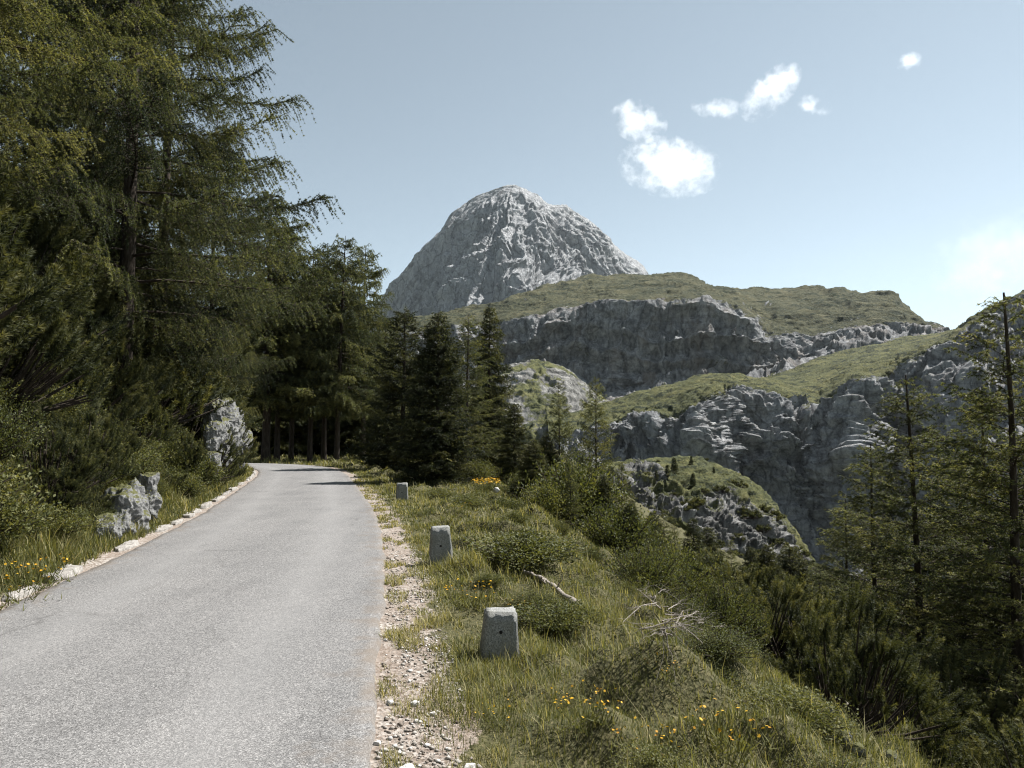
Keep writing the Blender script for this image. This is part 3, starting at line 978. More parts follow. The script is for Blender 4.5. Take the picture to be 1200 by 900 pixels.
# ---- the wood at the bend
wood = [(330, 49, 265, "leftmost bare trunked larch in the wood past the bend"),
        (346, 52, 300, "thin larch second in the row past the bend"),
        (368, 48, 290, "larch with straight dark trunk right behind the bend"),
        (384, 51, 285, "larch in the middle of the wood behind the bend"),
        (398, 47.5, 281, "tall larch topping the wood behind the bend"),
        (428, 50, 288, "slender larch standing against the sky beside the grey peak"),
        (452, 55, 372, "short larch at the wood's right end before the peak"),
        ]
for k, (px, Y, top, lab) in enumerate(wood):
    tree_at(larchW, "larch_tree", lab, "larch", px, Y, top, rz=k * 1.3, tilt=0.09 if k == 4 else 0.0, group="larches in the wood behind the bend")
for k, (px, Y, top) in enumerate([(300, 60, 320), (355, 63, 330), (415, 62, 350), (445, 60, 400), (480, 64, 410), (520, 66, 420), (570, 64, 430), (335, 70, 330), (390, 70, 340)]):
    tree_at(spruceB, "spruce_tree", "shaded spruce deep in the dark wood behind the bend", "spruce", px, Y, top, rz=k * 0.9, sx=1.5, group="spruces at the back of the wood")
# ---- spruces and larches right of the bend
tree_at(spruceC, "spruce_tree", "dark spruce with round top just left of the dense sunlit spruce", "spruce", 474, 36, 366, rz=0.3, sx=1.15)
tree_at(spruceA, "spruce_tree", "dense broad spruce lit on its right side beside the road bend", "spruce", 514, 26.2, 366, rz=1.0, sx=0.95)
tree_at(larchS[0], "larch_tree", "brownish larch close against the right of the dense spruce", "larch", 548, 31, 368, rz=2.0, sx=1.5)
tree_at(spruceB, "spruce_tree", "narrow dark spruce with pointed tip standing before the plateau cliff", "spruce", 574, 34, 358, rz=2.2, sx=0.95)
tree_at(spruceB, "spruce_tree", "small drooping dark spruce at the foot of the pointed spruce", "spruce", 603, 30, 472, rz=2.9, sx=1.3)
tree_at(spruceC, "spruce_tree", "low spruce between the dense spruce and the wood", "spruce", 455, 40, 440, rz=2.0, sx=1.2)
tree_at(larchS[1], "larch_tree", "thin young larch in front of the pale scree hump", "larch", 655, 27, 447, rz=0.7, sx=1.0)
tree_at(larchS[0], "larch_tree", "thin young larch in front of the long shadowed cliff", "larch", 698, 25, 440, rz=3.3, sx=1.0)
tree_at(larchS[1], "larch_tree", "small hanging larch below the two young larches", "larch", 728, 22, 540, rz=1.3, sx=1.1)
# ---- right hand larches on the slope
tree_at(larchS[0], "larch_tree", "sunlit slender larch with long bare leaning trunk on the right slope", "larch", 1072, 19, 440, rz=0.5, sx=1.45, tilt=-0.04)
tree_at(larchS[1], "larch_tree", "tallest dark larch cut by the right edge of the picture", "larch", 1176, 16.5, 343, rz=2.2, sx=1.45)
tree_at(larchS[1], "larch_tree", "yellow green larch left of the leaning trunk larch", "larch", 1020, 23, 520, rz=4.1, sx=1.45)
tree_at(larchS[0], "larch_tree", "shorter larch between the leaning trunk larch and the tallest one", "larch", 1122, 22, 540, rz=1.0, sx=1.45)
tree_at(larchS[0], "larch_tree", "larch low on the slope behind the yellow green larch", "larch", 990, 28, 585, rz=3.0, sx=1.45)
tree_at(larchS[1], "larch_tree", "larch beyond the right edge reaching into the picture", "larch", 1235, 19, 400, rz=5.0, sx=1.45)
tree_at(larchS[1], "larch_tree", "dark larch close behind the tallest one", "larch", 1150, 27, 470, rz=3.9, sx=1.45)
for k, (px, Y, top, lab) in enumerate([(1030, 33, 640, "dark spruce low behind the yellow green larch"), (1100, 34, 610, "dark spruce between the leaning trunk larch and the shorter larch"), (1165, 31, 590, "dark spruce under the tallest right hand larch"),
                                       (1198, 22, 650, "dark spruce at the right edge halfway down"), (975, 38, 668, "small dark spruce at the left end of the right hand trees"), (1065, 26, 705, "low dark spruce at the foot of the leaning larch")]):
    tree_at((spruceC, spruceB)[k % 2], "spruce_tree", lab, "spruce", px, Y, top, rz=k * 1.1, sx=1.25)
tree_at(spruceA, "spruce_tree", "small spruce standing alone among the gully's dwarf pines", "spruce", 900, 25, 638, rz=1.0)
for k, (px, Y, top) in enumerate([(1036, 30, 720), (1130, 17, 800), (1150, 24, 720), (1190, 14, 790), (1130, 30, 680), (1000, 24, 745), (1215, 18, 640), (960, 34, 660)]):
    tree_at(larchS[k % 2], "larch_tree", "low leafy larch in the thicket under the right hand larches", "larch", px, Y, top, rz=k * 1.7, sx=1.6, group="young larches under the tall ones on the right slope")
for k, (px, Y, top) in enumerate([(828, 42, 618), (856, 50, 632), (880, 36, 640), (925, 44, 640), (790, 36, 606), (943, 38, 655), (765, 30, 600), (845, 30, 646), (740, 33, 585), (625, 22, 515), (668, 19, 540), (708, 20, 556), (738, 17, 590), (778, 20, 596), (812, 23, 606), (640, 27, 510), (682, 30, 520), (760, 25, 618), (870, 24, 662), (915, 29, 668)]):
    tree_at((spruceA, larchS[1], spruceB)[k % 3], "young_conifer", "young conifer rising from the thicket between the verge and the rocky spur", "young conifer", px, Y, top, rz=k * 1.3, sx=1.25, group="young conifers in the gully thicket")

# ---- dwarf pines on the left bank
rng = np.random.RandomState(5)
SN = ("stems", "foliage")
cnt = 0
for Y in np.arange(5.2, 30, 1.35):
    for f in (1.55, 2.6, 3.7, 4.9, 6.4):
        cx = np.interp(Y, CL[:, 1][:160], CL[:, 0][:160]) if False else None
        yy = Y + rng.uniform(-.5, .5)
        # find x at that distance left of the road
        xs = np.linspace(-22, -2, 400)
        dd = -road_d(xs, np.full(400, yy)) - HW
        x = float(xs[np.argmin(np.abs(dd - (f + rng.uniform(-.45, .45))))])
        if f < 2.0 and (yy < 9.0 or 10.4 < yy < 13.0 or yy > 17 or rng.rand() < .3):
            continue
        place(pineN[cnt % 3] if Y < 18 else pineF[cnt % 2], "dwarf_pine", "dense dwarf mountain pine with upright shoots on the bank left of the road", "dwarf pine", x, yy,
              H=rng.uniform(1.2, 2.1) * (1.45 if f > 3 else (1.1 if f > 2 else 0.7)), rz=cnt * 1.1, group="dwarf pines covering the left bank", names=SN, sx=1.05)
        cnt += 1

# ---- dwarf pines below the brink on the right
cnt = 0
for q in (2.4, 3.9, 5.6, 7.6, 10, 13, 16.5, 20.5, 26, 33):
    for Y in np.arange(6.0, 46, 1.7 + q * 0.075):
        yy = Y + rng.uniform(-.7, .7)
        x = float(brink(yy)) + q + rng.uniform(-.7, .7)
        px = 600 + F * x / yy
        if px > 1330 or (q < 4.6 and yy < 8.2) or (q < 3 and rng.rand() < 0.3):
            continue
        zb = Gs(x, yy)
        lim = float(np.interp(px, [560, 640, 700, 760, 830, 900, 950, 1000, 1060, 1120, 1330], [555, 575, 600, 650, 665, 685, 700, 715, 760, 800, 815]))
        lim = lim + rng.uniform(-8, 45)
        hmax = float(at(px, lim, yy)[2]) - zb
        hh = rng.uniform(.9, 1.7) + (0.25 if q > 8 else 0)
        if hmax < 0.45:
            continue
        place(pineN[cnt % 3] if yy < 13 else pineF[cnt % 2], "dwarf_pine", "dark dwarf mountain pine in the thicket filling the slope right of the verge", "dwarf pine", x, yy,
              H=min(hh, hmax), rz=cnt * 0.8, group="dwarf pines filling the slope right of the verge", names=SN, sx=1.15)
        cnt += 1
print("right pines", cnt)

# ---- broad leaved shrubs along the brink
shr = [(672, 21, 540, "leafy green shrub under the two young larches", 0), (720, 17, 592, "bright leafy shrub spilling over the slope edge", 1), (640, 19, 566, "low green shrub at the back of the verge", 0),
       (690, 12.5, 640, "shrub with dense small leaves behind the bleached log", 1), (755, 11.0, 640, "sunlit leafy shrub on the edge above the gully", 0), (740, 9.0, 682, "bushy shrub right of the bleached log", 1),
       (800, 8.5, 700, "leafy shrub beside the dead brushwood", 0), (655, 14.5, 612, "dark green shrub beyond the second stone post", 1), (615, 23, 552, "shrub at the foot of the drooping spruce", 0),
       (790, 13.0, 640, "yellowish shrub hanging over the gully edge", 1), (560, 27.5, 540, "shrub under the brownish larch", 0), (838, 10.5, 690, "shrub in front of the lone small spruce", 1)]
for px, Y, top, lab, k in shr:
    tree_at(shrubA[k] if Y < 16 else shrubF, "shrub", lab, "shrub", px, Y, top, names=SN, rz=px * .1)

# ---- herbs on the left bank
hb = [(10, 8.2, 560), (85, 9.0, 590), (25, 7.3, 620), (130, 10.2, 622), (215, 13.5, 575), (235, 15, 560), (195, 13.6, 600), (250, 16.8, 545), (270, 18.5, 525),
      (225, 15.2, 588), (262, 18, 560), (290, 21.5, 540), (150, 12.6, 560), (298, 23, 520), (240, 18, 520)]
for k, (px, Y, top) in enumerate(hb):
    p = at(px, top, Y)
    z = Gs(p[0], Y)
    X_ = float(p[0])
    while -float(road_d(X_, Y)) - HW < 0.85:
        X_ -= 0.1
    z = Gs(X_, Y)
    h = max(0.3, min(0.8, float(p[2]) - z))
    place(herbA[k % 2], "wild_herb", "leafy wild herb clump on the bank beside the left road edge", "wild herb", X_, Y, H=h, rz=k * 1.9, group="herb clumps along the left bank", names=SN, sx=1.1)

rngc = np.random.RandomState(31)
cnt = 0
while cnt < 32:
    Y = 3.2 * (24 / 3.2) ** rngc.rand()
    x = float(brink(Y)) - rngc.uniform(-.5, 2.3)
    e_ = float(road_d(x, Y)) - HW
    if e_ < 0.95:
        continue
    pr = (herbA[0], herbA[1], shrubA[0])[cnt % 3]
    place(pr, "low_shrub", "low leafy cushion shrub among the grass of the right verge", "low shrub", x, Y, H=rngc.uniform(.10, .26) * (1.0 if Y < 9 else 1.7), rz=cnt * 1.0, sx=rngc.uniform(1.3, 2.2), group="cushion shrubs in the verge turf", names=SN, sink=.03)
    cnt += 1

# ---- far bushes and small spruces on the spur
def spur_point(px, py):
    d = at(px, py, 1.0) - np.array([0, 0, CAM_H])
    W = SPV.reshape(-1, 3)
    u = 600 + F * W[:, 0] / (W[:, 1] * CP + (W[:, 2] - CAM_H) * SP)
    v = 450 - F * (-(W[:, 1]) * SP + (W[:, 2] - CAM_H) * CP) / (W[:, 1] * CP + (W[:, 2] - CAM_H) * SP)
    j = np.argmin((u - px) ** 2 + (v - py) ** 2 + 0.002 * W[:, 1])
    return W[j]


for px, py, h, lab in [(790, 557, 3.6, "tallest of the small dark spruces on the grassy spur"), (810, 545, 2.0, "small dark spruce highest on the grassy spur"), (782, 558, 2.2, "small spruce just left of the tallest spur spruce"),
                       (837, 553, 1.3, "tiny spruce on the right part of the grassy spur"), (812, 572, 2.8, "small dark spruce at the lower edge of the spur's turf"), (769, 562, 1.8, "little spruce nearest the young larches on the spur")]:
    w = spur_point(px, py)
    place(spruceT, "spruce_tree", lab, "spruce", float(w[0]), float(w[1]), H=h, z=float(w[2]), rz=px)
for k, (px, py, h) in enumerate([(755, 558, 2.2), (748, 552, 1.8), (815, 592, 3.0), (806, 597, 2.6), (845, 575, 2.4), (860, 570, 3.0), (872, 580, 3.2), (884, 590, 3.4), (893, 600, 3.2), (880, 605, 3.0), (905, 607, 3.4), (915, 620, 3.2),
                                 (925, 632, 3.2), (895, 622, 2.8), (870, 600, 2.4), (838, 640, 2.5), (858, 650, 2.2), (905, 640, 3.4), (930, 650, 3.4), (918, 655, 3.0), (885, 650, 2.4), (830, 535, 1.0), (770, 540, 1.0), (850, 558, 1.4),
                                 (822, 575, 1.6), (790, 580, 1.4), (765, 590, 2.0), (780, 610, 2.2), (850, 612, 1.8), (865, 630, 2.0), (940, 665, 3.4), (890, 672, 3), (915, 680, 3), (950, 685, 3.4), (875, 690, 2.6)]):
    w = spur_point(px, py)
    place(pineD, "dwarf_pine", "far dark dwarf pine bush dotted over the rocky spur", "dwarf pine", float(w[0]), float(w[1]), H=h * 0.40, z=float(w[2]), rz=k * 1.0, group="dwarf pines dotted over the rocky spur", names=SN, sx=1.3, sink=0.3)


# ------------------------------------------------------------------ grass and gravel
def blades(x, y, z, L, W, rng, lean=0.55, tint=None):
    n = len(x)
    a = rng.uniform(0, 2 * math.pi, n)
    ln = np.abs(rng.normal(0, lean, n))
    d = np.stack([np.cos(a) * np.sin(ln), np.sin(a) * np.sin(ln), np.cos(ln)], -1)
    sag = np.stack([np.cos(a), np.sin(a), -0.35 + 0 * a], -1)
    sd = np.stack([-np.sin(a), np.cos(a), 0 * a], -1)
    b = np.stack([x, y, z], -1)
    L = L[:, None]
    W = W[:, None]
    m = b + d * L * .55
    t = b + d * L + sag * L * .25 * rng.rand(n, 1)
    V = np.stack([b - sd * W, b + sd * W, m + sd * W * .7, m - sd * W * .7, t], 1).reshape(-1, 3)
    i = np.arange(n)[:, None] * 5
    q = i + np.array([[0, 1, 2, 3]])
    f = i + np.array([[3, 2, 4]])
    return V, q, f, np.repeat(tint, 5)


def grass_patch(name, label, seed, n, region, Lr, wide, lean=0.5, dry=0.12):
    rng = np.random.RandomState(seed)
    x, y = region(rng, n)
    # tufts
    d = road_d(x, y)
    z = G(x, y)
    dist = np.sqrt(x * x + y * y)
    pat = fbm(np.stack([x * .8, y * .8, x * 0 + seed], -1), 3)
    pat2 = fbm(np.stack([x * 2.7, y * 2.7, x * 0 + seed + 4], -1), 2)
    L = Lr * (0.55 + 0.9 * rng.rand(len(x)) ** 1.6) * np.clip(1 + 0.9 * pat + 0.6 * pat2, 0.3, 2.2)
    W = np.maximum(wide, dist * 0.00055) * rng.uniform(.7, 1.2, len(x))
    tint = np.clip(0.36 + 0.30 * pat + rng.normal(0, .13, len(x)), 0, 0.78)
    dr = rng.rand(len(x)) < dry
    tint[dr] = rng.uniform(.75, 1.0, dr.sum())
    L[dr] *= 1.25
    V, q, f, tn = blades(x, y, z - 0.015, L, W, rng, lean, tint)
    me = mesh_np(name, V, [q, f], False, {"tint": tn})
    return tag(link(name, me, M['grass']), label, kind="stuff")


def verge_region(near, far, e0, q1):
    def g(rng, n):
        # uniform in the image: density falls with distance
        Y = near * (far / near) ** rng.rand(n * 2)
        X = rng.uniform(-1, 1, n * 2)
        cxl = np.interp(Y, CL[40:170, 1], CL[40:170, 0]) + HW * 1.02
        xr = brink(Y) + q1
        x = cxl + (xr - cxl) * rng.rand(n * 2)
        d = road_d(x, Y) - HW
        edge = e0 + 0.3 * fbm(np.stack([x * 1.5, Y * 1.5, x * 0], -1), 3)
        keep = (d > edge) & (rng.rand(n * 2) < np.clip(0.25 + (d - edge) * 2.5, 0, 1))
        return x[keep][:n], Y[keep][:n]
    return g


grass_patch("verge_grass", "short mixed turf and tall grass covering the right verge", 1, 330000, verge_region(2.4, 34, 0.34, 3.2), 0.078, 0.0024, 0.65)
grass_patch("tall_grass", "tall seeding grass stalks on the right verge", 2, 6500, verge_region(2.4, 30, 0.6, 2.4), 0.17, 0.0018, 0.45, 0.25)


def sparse_gravel(rng, n):
    Y = 2.4 * (28 / 2.4) ** rng.rand(n * 3)
    c = np.interp(Y, CL[40:170, 1], CL[40:170, 0])
    x = c + HW + rng.uniform(0.0, .7, n * 3)
    k = fbm(np.stack([x * 3, Y * 1.6, x * 0 + 8], -1), 3) > 0.12
    return x[k][:n], Y[k][:n]


grass_patch("shoulder_grass", "thin dry grass tufts in the gravel shoulder", 3, 22000, sparse_gravel, 0.055, 0.0022, 0.7, 0.5)


def bank_region(rng, n):
    Y = 4.5 * (40 / 4.5) ** rng.rand(n)
    c = np.interp(Y, CL[40:185, 1], CL[40:185, 0])
    x = c - HW * 1.02 - 0.2 - 3.2 * rng.rand(n) ** 1.2
    d = -road_d(x, Y) - HW
    k = (d > 0.16 + 0.25 * rng.rand(n)) & (d < 3.2)
    return x[k], Y[k]


grass_patch("bank_grass", "lush grass and herbs on the bank left of the road", 4, 200000, bank_region, 0.17, 0.0028, 0.55, 0.12)


def far_region(rng, n):
    x = rng.uniform(-26, 1, n)
    y = rng.uniform(34, 58, n)
    d = np.abs(road_d(x, y)) - HW
    k = (d > 0.4)
    return x[k], y[k]


grass_patch("woodland_grass", "grass in front of and under the wood behind the bend", 5, 40000, far_region, 0.16, 0.008, 0.5, 0.1)


def slope_region(rng, n):
    Y = 3.2 * (20 / 3.2) ** rng.rand(n)
    x = brink(Y) + rng.uniform(2.2, 7.0, n)
    return x, Y


grass_patch("slope_grass", "rough grass on the slope falling away to the right", 6, 60000, slope_region, 0.15, 0.003, 0.5, 0.15)


def pebble_mesh(n, pos, size, rng):
    ico = np.array([(0, 0, 1), (1, 0, 0), (0, 1, 0), (-1, 0, 0), (0, -1, 0), (0, 0, -1)], float)
    fs = np.array([(0, 1, 2), (0, 2, 3), (0, 3, 4), (0, 4, 1), (5, 2, 1), (5, 3, 2), (5, 4, 3), (5, 1, 4)])
    sc = size[:, None, None] * rng.uniform(.5, 1.3, (n, 6, 1)) * np.array([1, 1, .6])
    a = rng.uniform(0, 6.28, n)
    c, s = np.cos(a)[:, None], np.sin(a)[:, None]
    v = ico[None] * sc
    v = np.stack([v[..., 0] * c - v[..., 1] * s, v[..., 0] * s + v[..., 1] * c, v[..., 2]], -1) + pos[:, None]
    f = (np.arange(n)[:, None, None] * 6 + fs[None]).reshape(-1, 3)
    return v.reshape(-1, 3), f


def build_gravel():
    rng = np.random.RandomState(9)
    n = 34000
    Y = 2.4 * (26 / 2.4) ** rng.rand(n)
    c = np.interp(Y, CL[40:170, 1], CL[40:170, 0])
    x = c + HW * 1.01 + 0.52 * rng.rand(n) ** 0.9
    k = fbm(np.stack([x * 2.2, Y * 1.2, x * 0 + 2], -1), 3) + rng.normal(0, .25, n) > -0.12
    x, Y = x[k], Y[k]
    n = len(x)
    size = 0.0025 + 0.021 * rng.rand(n) ** 10
    pos = np.stack([x, Y, G(x, Y) + size * .25], -1)
    V, f = pebble_mesh(n, pos, size, rng)
    tn = np.repeat(rng.rand(n), 6)
    me = mesh_np("gravel", V, [f], False, {"tint": tn})
    m, nt, out = new_mat("limestone_chips")
    surf(nt, out, ramp(nt, attr(nt, "tint"), [(0, (0.12, 0.095, 0.073)), (0.5, (0.25, 0.22, 0.19)), (0.85, (0.36, 0.335, 0.30)), (1, (0.55, 0.53, 0.50))]), 0.9)
    tag(link("gravel", me, m), "pale limestone chips on the road shoulder", kind="stuff")


build_gravel()


# ------------------------------------------------------------------ stones, rocks, posts, logs, flowers
def rock_mesh(name, seed, size, rough=0.35, n=40, facet=0.5, freq=1.4):
    """a weathered block: a rounded box with ridged displacement"""
    bm_v, fs = [], []
    a = np.linspace(-1, 1, n)
    U, W = np.meshgrid(a, a)
    off = 0
    for ax in range(3):
        for sg in (-1, 1):
            p = np.zeros((n, n, 3))
            p[..., ax] = sg
            p[..., (ax + 1) % 3] = U if sg > 0 else -U
            p[..., (ax + 2) % 3] = W
            bm_v.append(p.reshape(-1, 3))
            i = np.arange(n * n).reshape(n, n) + off
            fs.append(np.stack([i[:-1, :-1], i[:-1, 1:], i[1:, 1:], i[1:, :-1]], -1).reshape(-1, 4))
            off += n * n
    P = np.concatenate(bm_v)
    key = np.round(P, 5)
    uq, inv = np.unique(key, axis=0, return_inverse=True)
    inv = inv.ravel()
    P = uq
    f = inv[np.concatenate(fs)]
    d = unit(P)
    cube = P / np.max(np.abs(P), axis=1)[:, None]
    S = d * (1 - facet) + cube * facet * 0.85
    S = S * np.asarray(size)
    rp = np.random.RandomState(seed)
    for _ in range(16):
        nn = unit(rp.normal(size=3) * np.array([1, 1, .7]))
        h_ = np.sqrt(((nn * np.asarray(size)) ** 2).sum()) * rp.uniform(.62, .95)
        dd_ = S @ nn - h_
        S = S - np.where(dd_ > 0, dd_, 0)[:, None] * nn * 0.92
    q = S * freq + seed * 7.1
    dsp = ridged(q * np.array([1, 1, .7]), 6) * rough * 0.35 + fbm(q * .6, 5) * rough * .7
    S = S + d * (dsp * min(size))[:, None]
    return mesh_np(name, S, [f], True)


def rock(name, label, cat, X, Y, size, seed, rough=.35, z=None, rz=0, facet=.5, freq=1.4, mat='rock', group=None, n=40, dz=0.0):
    me = rock_mesh(name, seed, size, rough, n, facet, freq)
    o = link(name, me, M[mat])
    o.location = (X, Y, (Gs(X, Y) if z is None else z) + dz)
    o.rotation_euler = (0, 0, rz)
    tag(o, label, cat, group)
    return o


def pt(px, py, Y):
    p = at(px, py, Y)
    return float(p[0]), float(p[2])


# outcrops left of the road
for k, (px, py, Y, size, lab) in enumerate([
        (152, 606, 11.4, (.32, .45, .52), "jagged white limestone outcrop low beside the left road edge"),
        (180, 602, 11.9, (.28, .4, .55), "upright pale slab leaning on the low roadside outcrop"),
        (204, 585, 12.8, (.18, .35, .5), "thin pale rock rib just past the low roadside outcrop"),
        (270, 488, 21.5, (.42, .8, .55), "pale limestone ledge high on the bank before the bend"),
        (290, 508, 23.0, (.45, .9, .75), "tall pale limestone outcrop with grass on it before the bend"),
        (262, 545, 18.8, (.25, .4, .32), "small white rock between grass tufts under the tall outcrop"),
        (310, 525, 25.0, (.40, 1.2, .80), "upright rock face at the inside of the bend"),
        (284, 535, 21.5, (.22, .5, .35), "broken pale rock at the foot of the tall outcrop"),
        (262, 512, 19.5, (.25, .5, .45), "grey rock showing between pine shoots left of the tall outcrop"),
        (298, 484, 23.5, (.30, .7, .35), "pale cap rock topping the roadside outcrop"),
        (130, 622, 10.6, (.14, .3, .22), "little grey rock left of the low roadside outcrop"),
        (276, 520, 21.0, (.30, .5, .40), "cracked grey rock in the middle of the bank before the bend")]):
    x, z = pt(px, py, Y)
    while -float(road_d(x, Y + .2)) - HW < size[0] * 0.7 + (0.30 if Y < 17 else 0.20):
        x -= 0.05
    rock("rock_outcrop", lab, "rock", x, Y + .2, size, 3 + k, .50, z=z, freq=1.0 / min(size), facet=.6, n=70, rz=-.2 + .1 * (k % 3))

# kerb stones at the left road edge
L_ = np.concatenate([[0], np.cumsum(_sl)])
rng = np.random.RandomState(21)
KB = [rock_mesh("kerb_stone", 30 + i, (.42, .12, .07), .35, 30, .75, 4.0) for i in range(4)]
s_ = float(np.interp(4.6, CL[:170, 1], L_[:170]))
k = 0
while True:
    cx, cy = np.interp(s_, L_, CL[:, 0]), np.interp(s_, L_, CL[:, 1])
    if cy > 36.5:
        break
    cx2, cy2 = np.interp(s_ + .1, L_, CL[:, 0]), np.interp(s_ + .1, L_, CL[:, 1])
    t = math.atan2(cy2 - cy, cx2 - cx)
    ln = rng.uniform(.75, 1.35)
    if rng.rand() < (0.72 if cy < 14 else 0.95):
        o = link("kerb_stone", KB[k % 4], M['kerb'])
        off = HW + 0.14 + rng.uniform(-.03, .05)
        o.location = (cx - math.sin(t) * off, cy + math.cos(t) * off, -0.018 + rng.uniform(-.025, .012))
        o.rotation_euler = (rng.uniform(-.06, .06), rng.uniform(-.03, .03), t + rng.uniform(-.06, .06))
        o.scale = (ln, rng.uniform(.8, 1.3), rng.uniform(.8, 1.15))
        tag(o, "flat pale kerb stone sunk along the left edge of the asphalt", "kerb stone", "kerb stones along the left road edge")
        k += 1
    s_ += ln * 0.86 + rng.uniform(.0, .12)

def ground_hit(px, py):
    """distance at which the view ray meets the ground"""
    Ys = np.linspace(2.2, 60, 3000)
    P = at(np.full(3000, px), np.full(3000, py), Ys)
    g = G(P[:, 0], P[:, 1])
    j = np.argmax(P[:, 2] < g)
    return float(P[j, 0]), float(P[j, 1])


# loose stones on the right
for k, (px, py, s, lab) in enumerate([(481, 887, .055, "largest white stone on the gravel shoulder"), (551, 879, .042, "white stone where the gravel meets the grass"), (461, 812, .032, "small white stone on the gravel left of the grass edge"),
                                      (490, 812, .034, "white stone at the dark grass edge"), (511, 822, .026, "tiny white stone right under the grass edge"), (455, 742, .02, "little pale stone in the middle of the shoulder"),
                                      (447, 856, .024, "little pale stone next to the asphalt")]):
    Y = CAM_H * F / (py - 510)
    X = (px - 600) / F * Y
    rock("stone", lab, "stone", X, Y, (s, s * .8, s * .55), 50 + k, .3, rz=k, freq=14, mat='stone', n=16, dz=s * .2)
rock("stone", "rounded white stone among orange flowers at the back of the verge", "stone", *[(582 - 600) / F * 19.5, 19.5], (.10, .09, .075), 61, .25, freq=6, facet=.1, mat='stone', n=18, dz=.14)
rock("stone", "dark grey stone in the grass right of the second stone post", "stone", (556 - 600) / F * 9.6, 9.6, (.10, .09, .09), 62, .3, freq=5, mat='rock', n=18, dz=.09)
for k, (px, py, s, lab) in enumerate([(985, 868, .10, "pale stone under the twisted dead branch at the bottom right"), (1003, 880, .07, "smaller pale stone at the bottom right slope"), (930, 806, .09, "weathered stone below the yellow flowers on the slope"),
                                     (968, 836, .08, "stone in the bare soil patch on the slope edge"), (893, 782, .06, "small stone beside the dead brushwood"), (1044, 888, .06, "stone nearest the bottom right corner")]):
    X, Y = ground_hit(px, py)
    rock("stone", lab, "stone", X, Y, (s, s * .7, s * .45), 70 + k, .45, rz=k * 2.0, freq=9, mat='rock', n=22, dz=s * .15)

# stone posts
def concrete():
    m, nt, out = new_mat("weathered_concrete")
    p = obj_pos(nt)
    n1 = noise(nt, p, 6, 6, 0.65)
    n2 = noise(nt, p, 90, 3, 0.7)
    n3 = noise(nt, scaled(nt, p, (9, 9, 1.5)), 2, 4, .6)
    c = ramp(nt, n2, [(0.3, (0.08, 0.082, 0.077)), (0.5, (0.21, 0.21, 0.20)), (0.75, (0.40, 0.395, 0.38))])
    c = mixc(nt, ramp(nt, n1, [(.45, (0, 0, 0)), (.7, (.65, .65, .65))]), c, (0.17, 0.165, 0.13))
    c = mixc(nt, ramp(nt, n3, [(.5, (0, 0, 0)), (.7, (.5, .5, .5))]), c, (0.14, 0.14, 0.12))
    surf(nt, out, c, 0.93, bump(nt, math_(nt, 'ADD', n2, math_(nt, 'MULTIPLY', n1, .6)), .5, .008), .2)
    return m


M['concrete'] = concrete()
m, nt, out = new_mat("painted_hole_shade")
surf(nt, out, (0.012, 0.012, 0.012), 0.9)
M['hole'] = m


def post(label, X, Y, h, wt, wb, rz, lean=0.0, seed=0, sq=0.72):
    import bmesh
    bm = bmesh.new()
    bmesh.ops.create_cube(bm, size=1)
    for v in bm.verts:
        top = v.co.z > 0
        w = wt if top else wb
        v.co.x *= w
        v.co.y *= w * sq
        v.co.z = h if top else -0.25
    bmesh.ops.bevel(bm, geom=bm.edges[:], offset=.011, segments=2, affect='EDGES')
    bmesh.ops.subdivide_edges(bm, edges=[e for e in bm.edges if e.calc_length() > .08], cuts=7, use_grid_fill=True)
    P = np.array([v.co[:] for v in bm.verts])
    dsp = fbm(P * 7 + seed, 4) * .011 + fbm(P * 30 + seed, 2) * .003
    for v, d in zip(bm.verts, dsp):
        v.co += v.co.normalized() * float(d)
    me = bpy.data.meshes.new("stone_post")
    bm.to_mesh(me)
    bm.free()
    for p_ in me.polygons:
        p_.use_smooth = True
    e = link("stone_post", me, M['concrete'])
    e.location = (X, Y, Gs(X, Y))
    e.rotation_euler = (0, lean, rz)
    tag(e, label, "stone post")
    # thin near-black disc on the face, its colour painting an anchor hole's shade
    bm = bmesh.new()
    bmesh.ops.create_cone(bm, cap_ends=True, segments=12, radius1=.013, radius2=.013, depth=.012)
    mh = bpy.data.meshes.new("anchor_hole")
    bm.to_mesh(mh)
    bm.free()
    o = link("anchor_hole", mh, M['hole'], e)
    zf = h * .52
    wf = wb + (wt - wb) * (zf + .25) / (h + .25)
    o.location = (0, -wf * sq / 2 + .002, zf)
    o.rotation_euler = (math.pi / 2, 0, 0)
    return e


X, Y = ground_hit(585, 763)
ztop = float(at(585, 714, Y)[2])
post("near square stone post with bright flat top in the grass", X, Y, ztop - Gs(X, Y), .235, .33, .10, lean=.03, seed=1)
X, Y = ground_hit(517, 662)
ztop = float(at(517, 617, Y)[2])
post("second stone post, taller and tapered, at the grass edge", X, Y, ztop - Gs(X, Y), .235, .36, .12, lean=-.035, seed=2)
X, Y = ground_hit(471, 588)
ztop = float(at(471, 566, Y)[2])
post("farthest stone post half hidden by weeds near the bend", X, Y, ztop - Gs(X, Y), .27, .33, .12, seed=3)


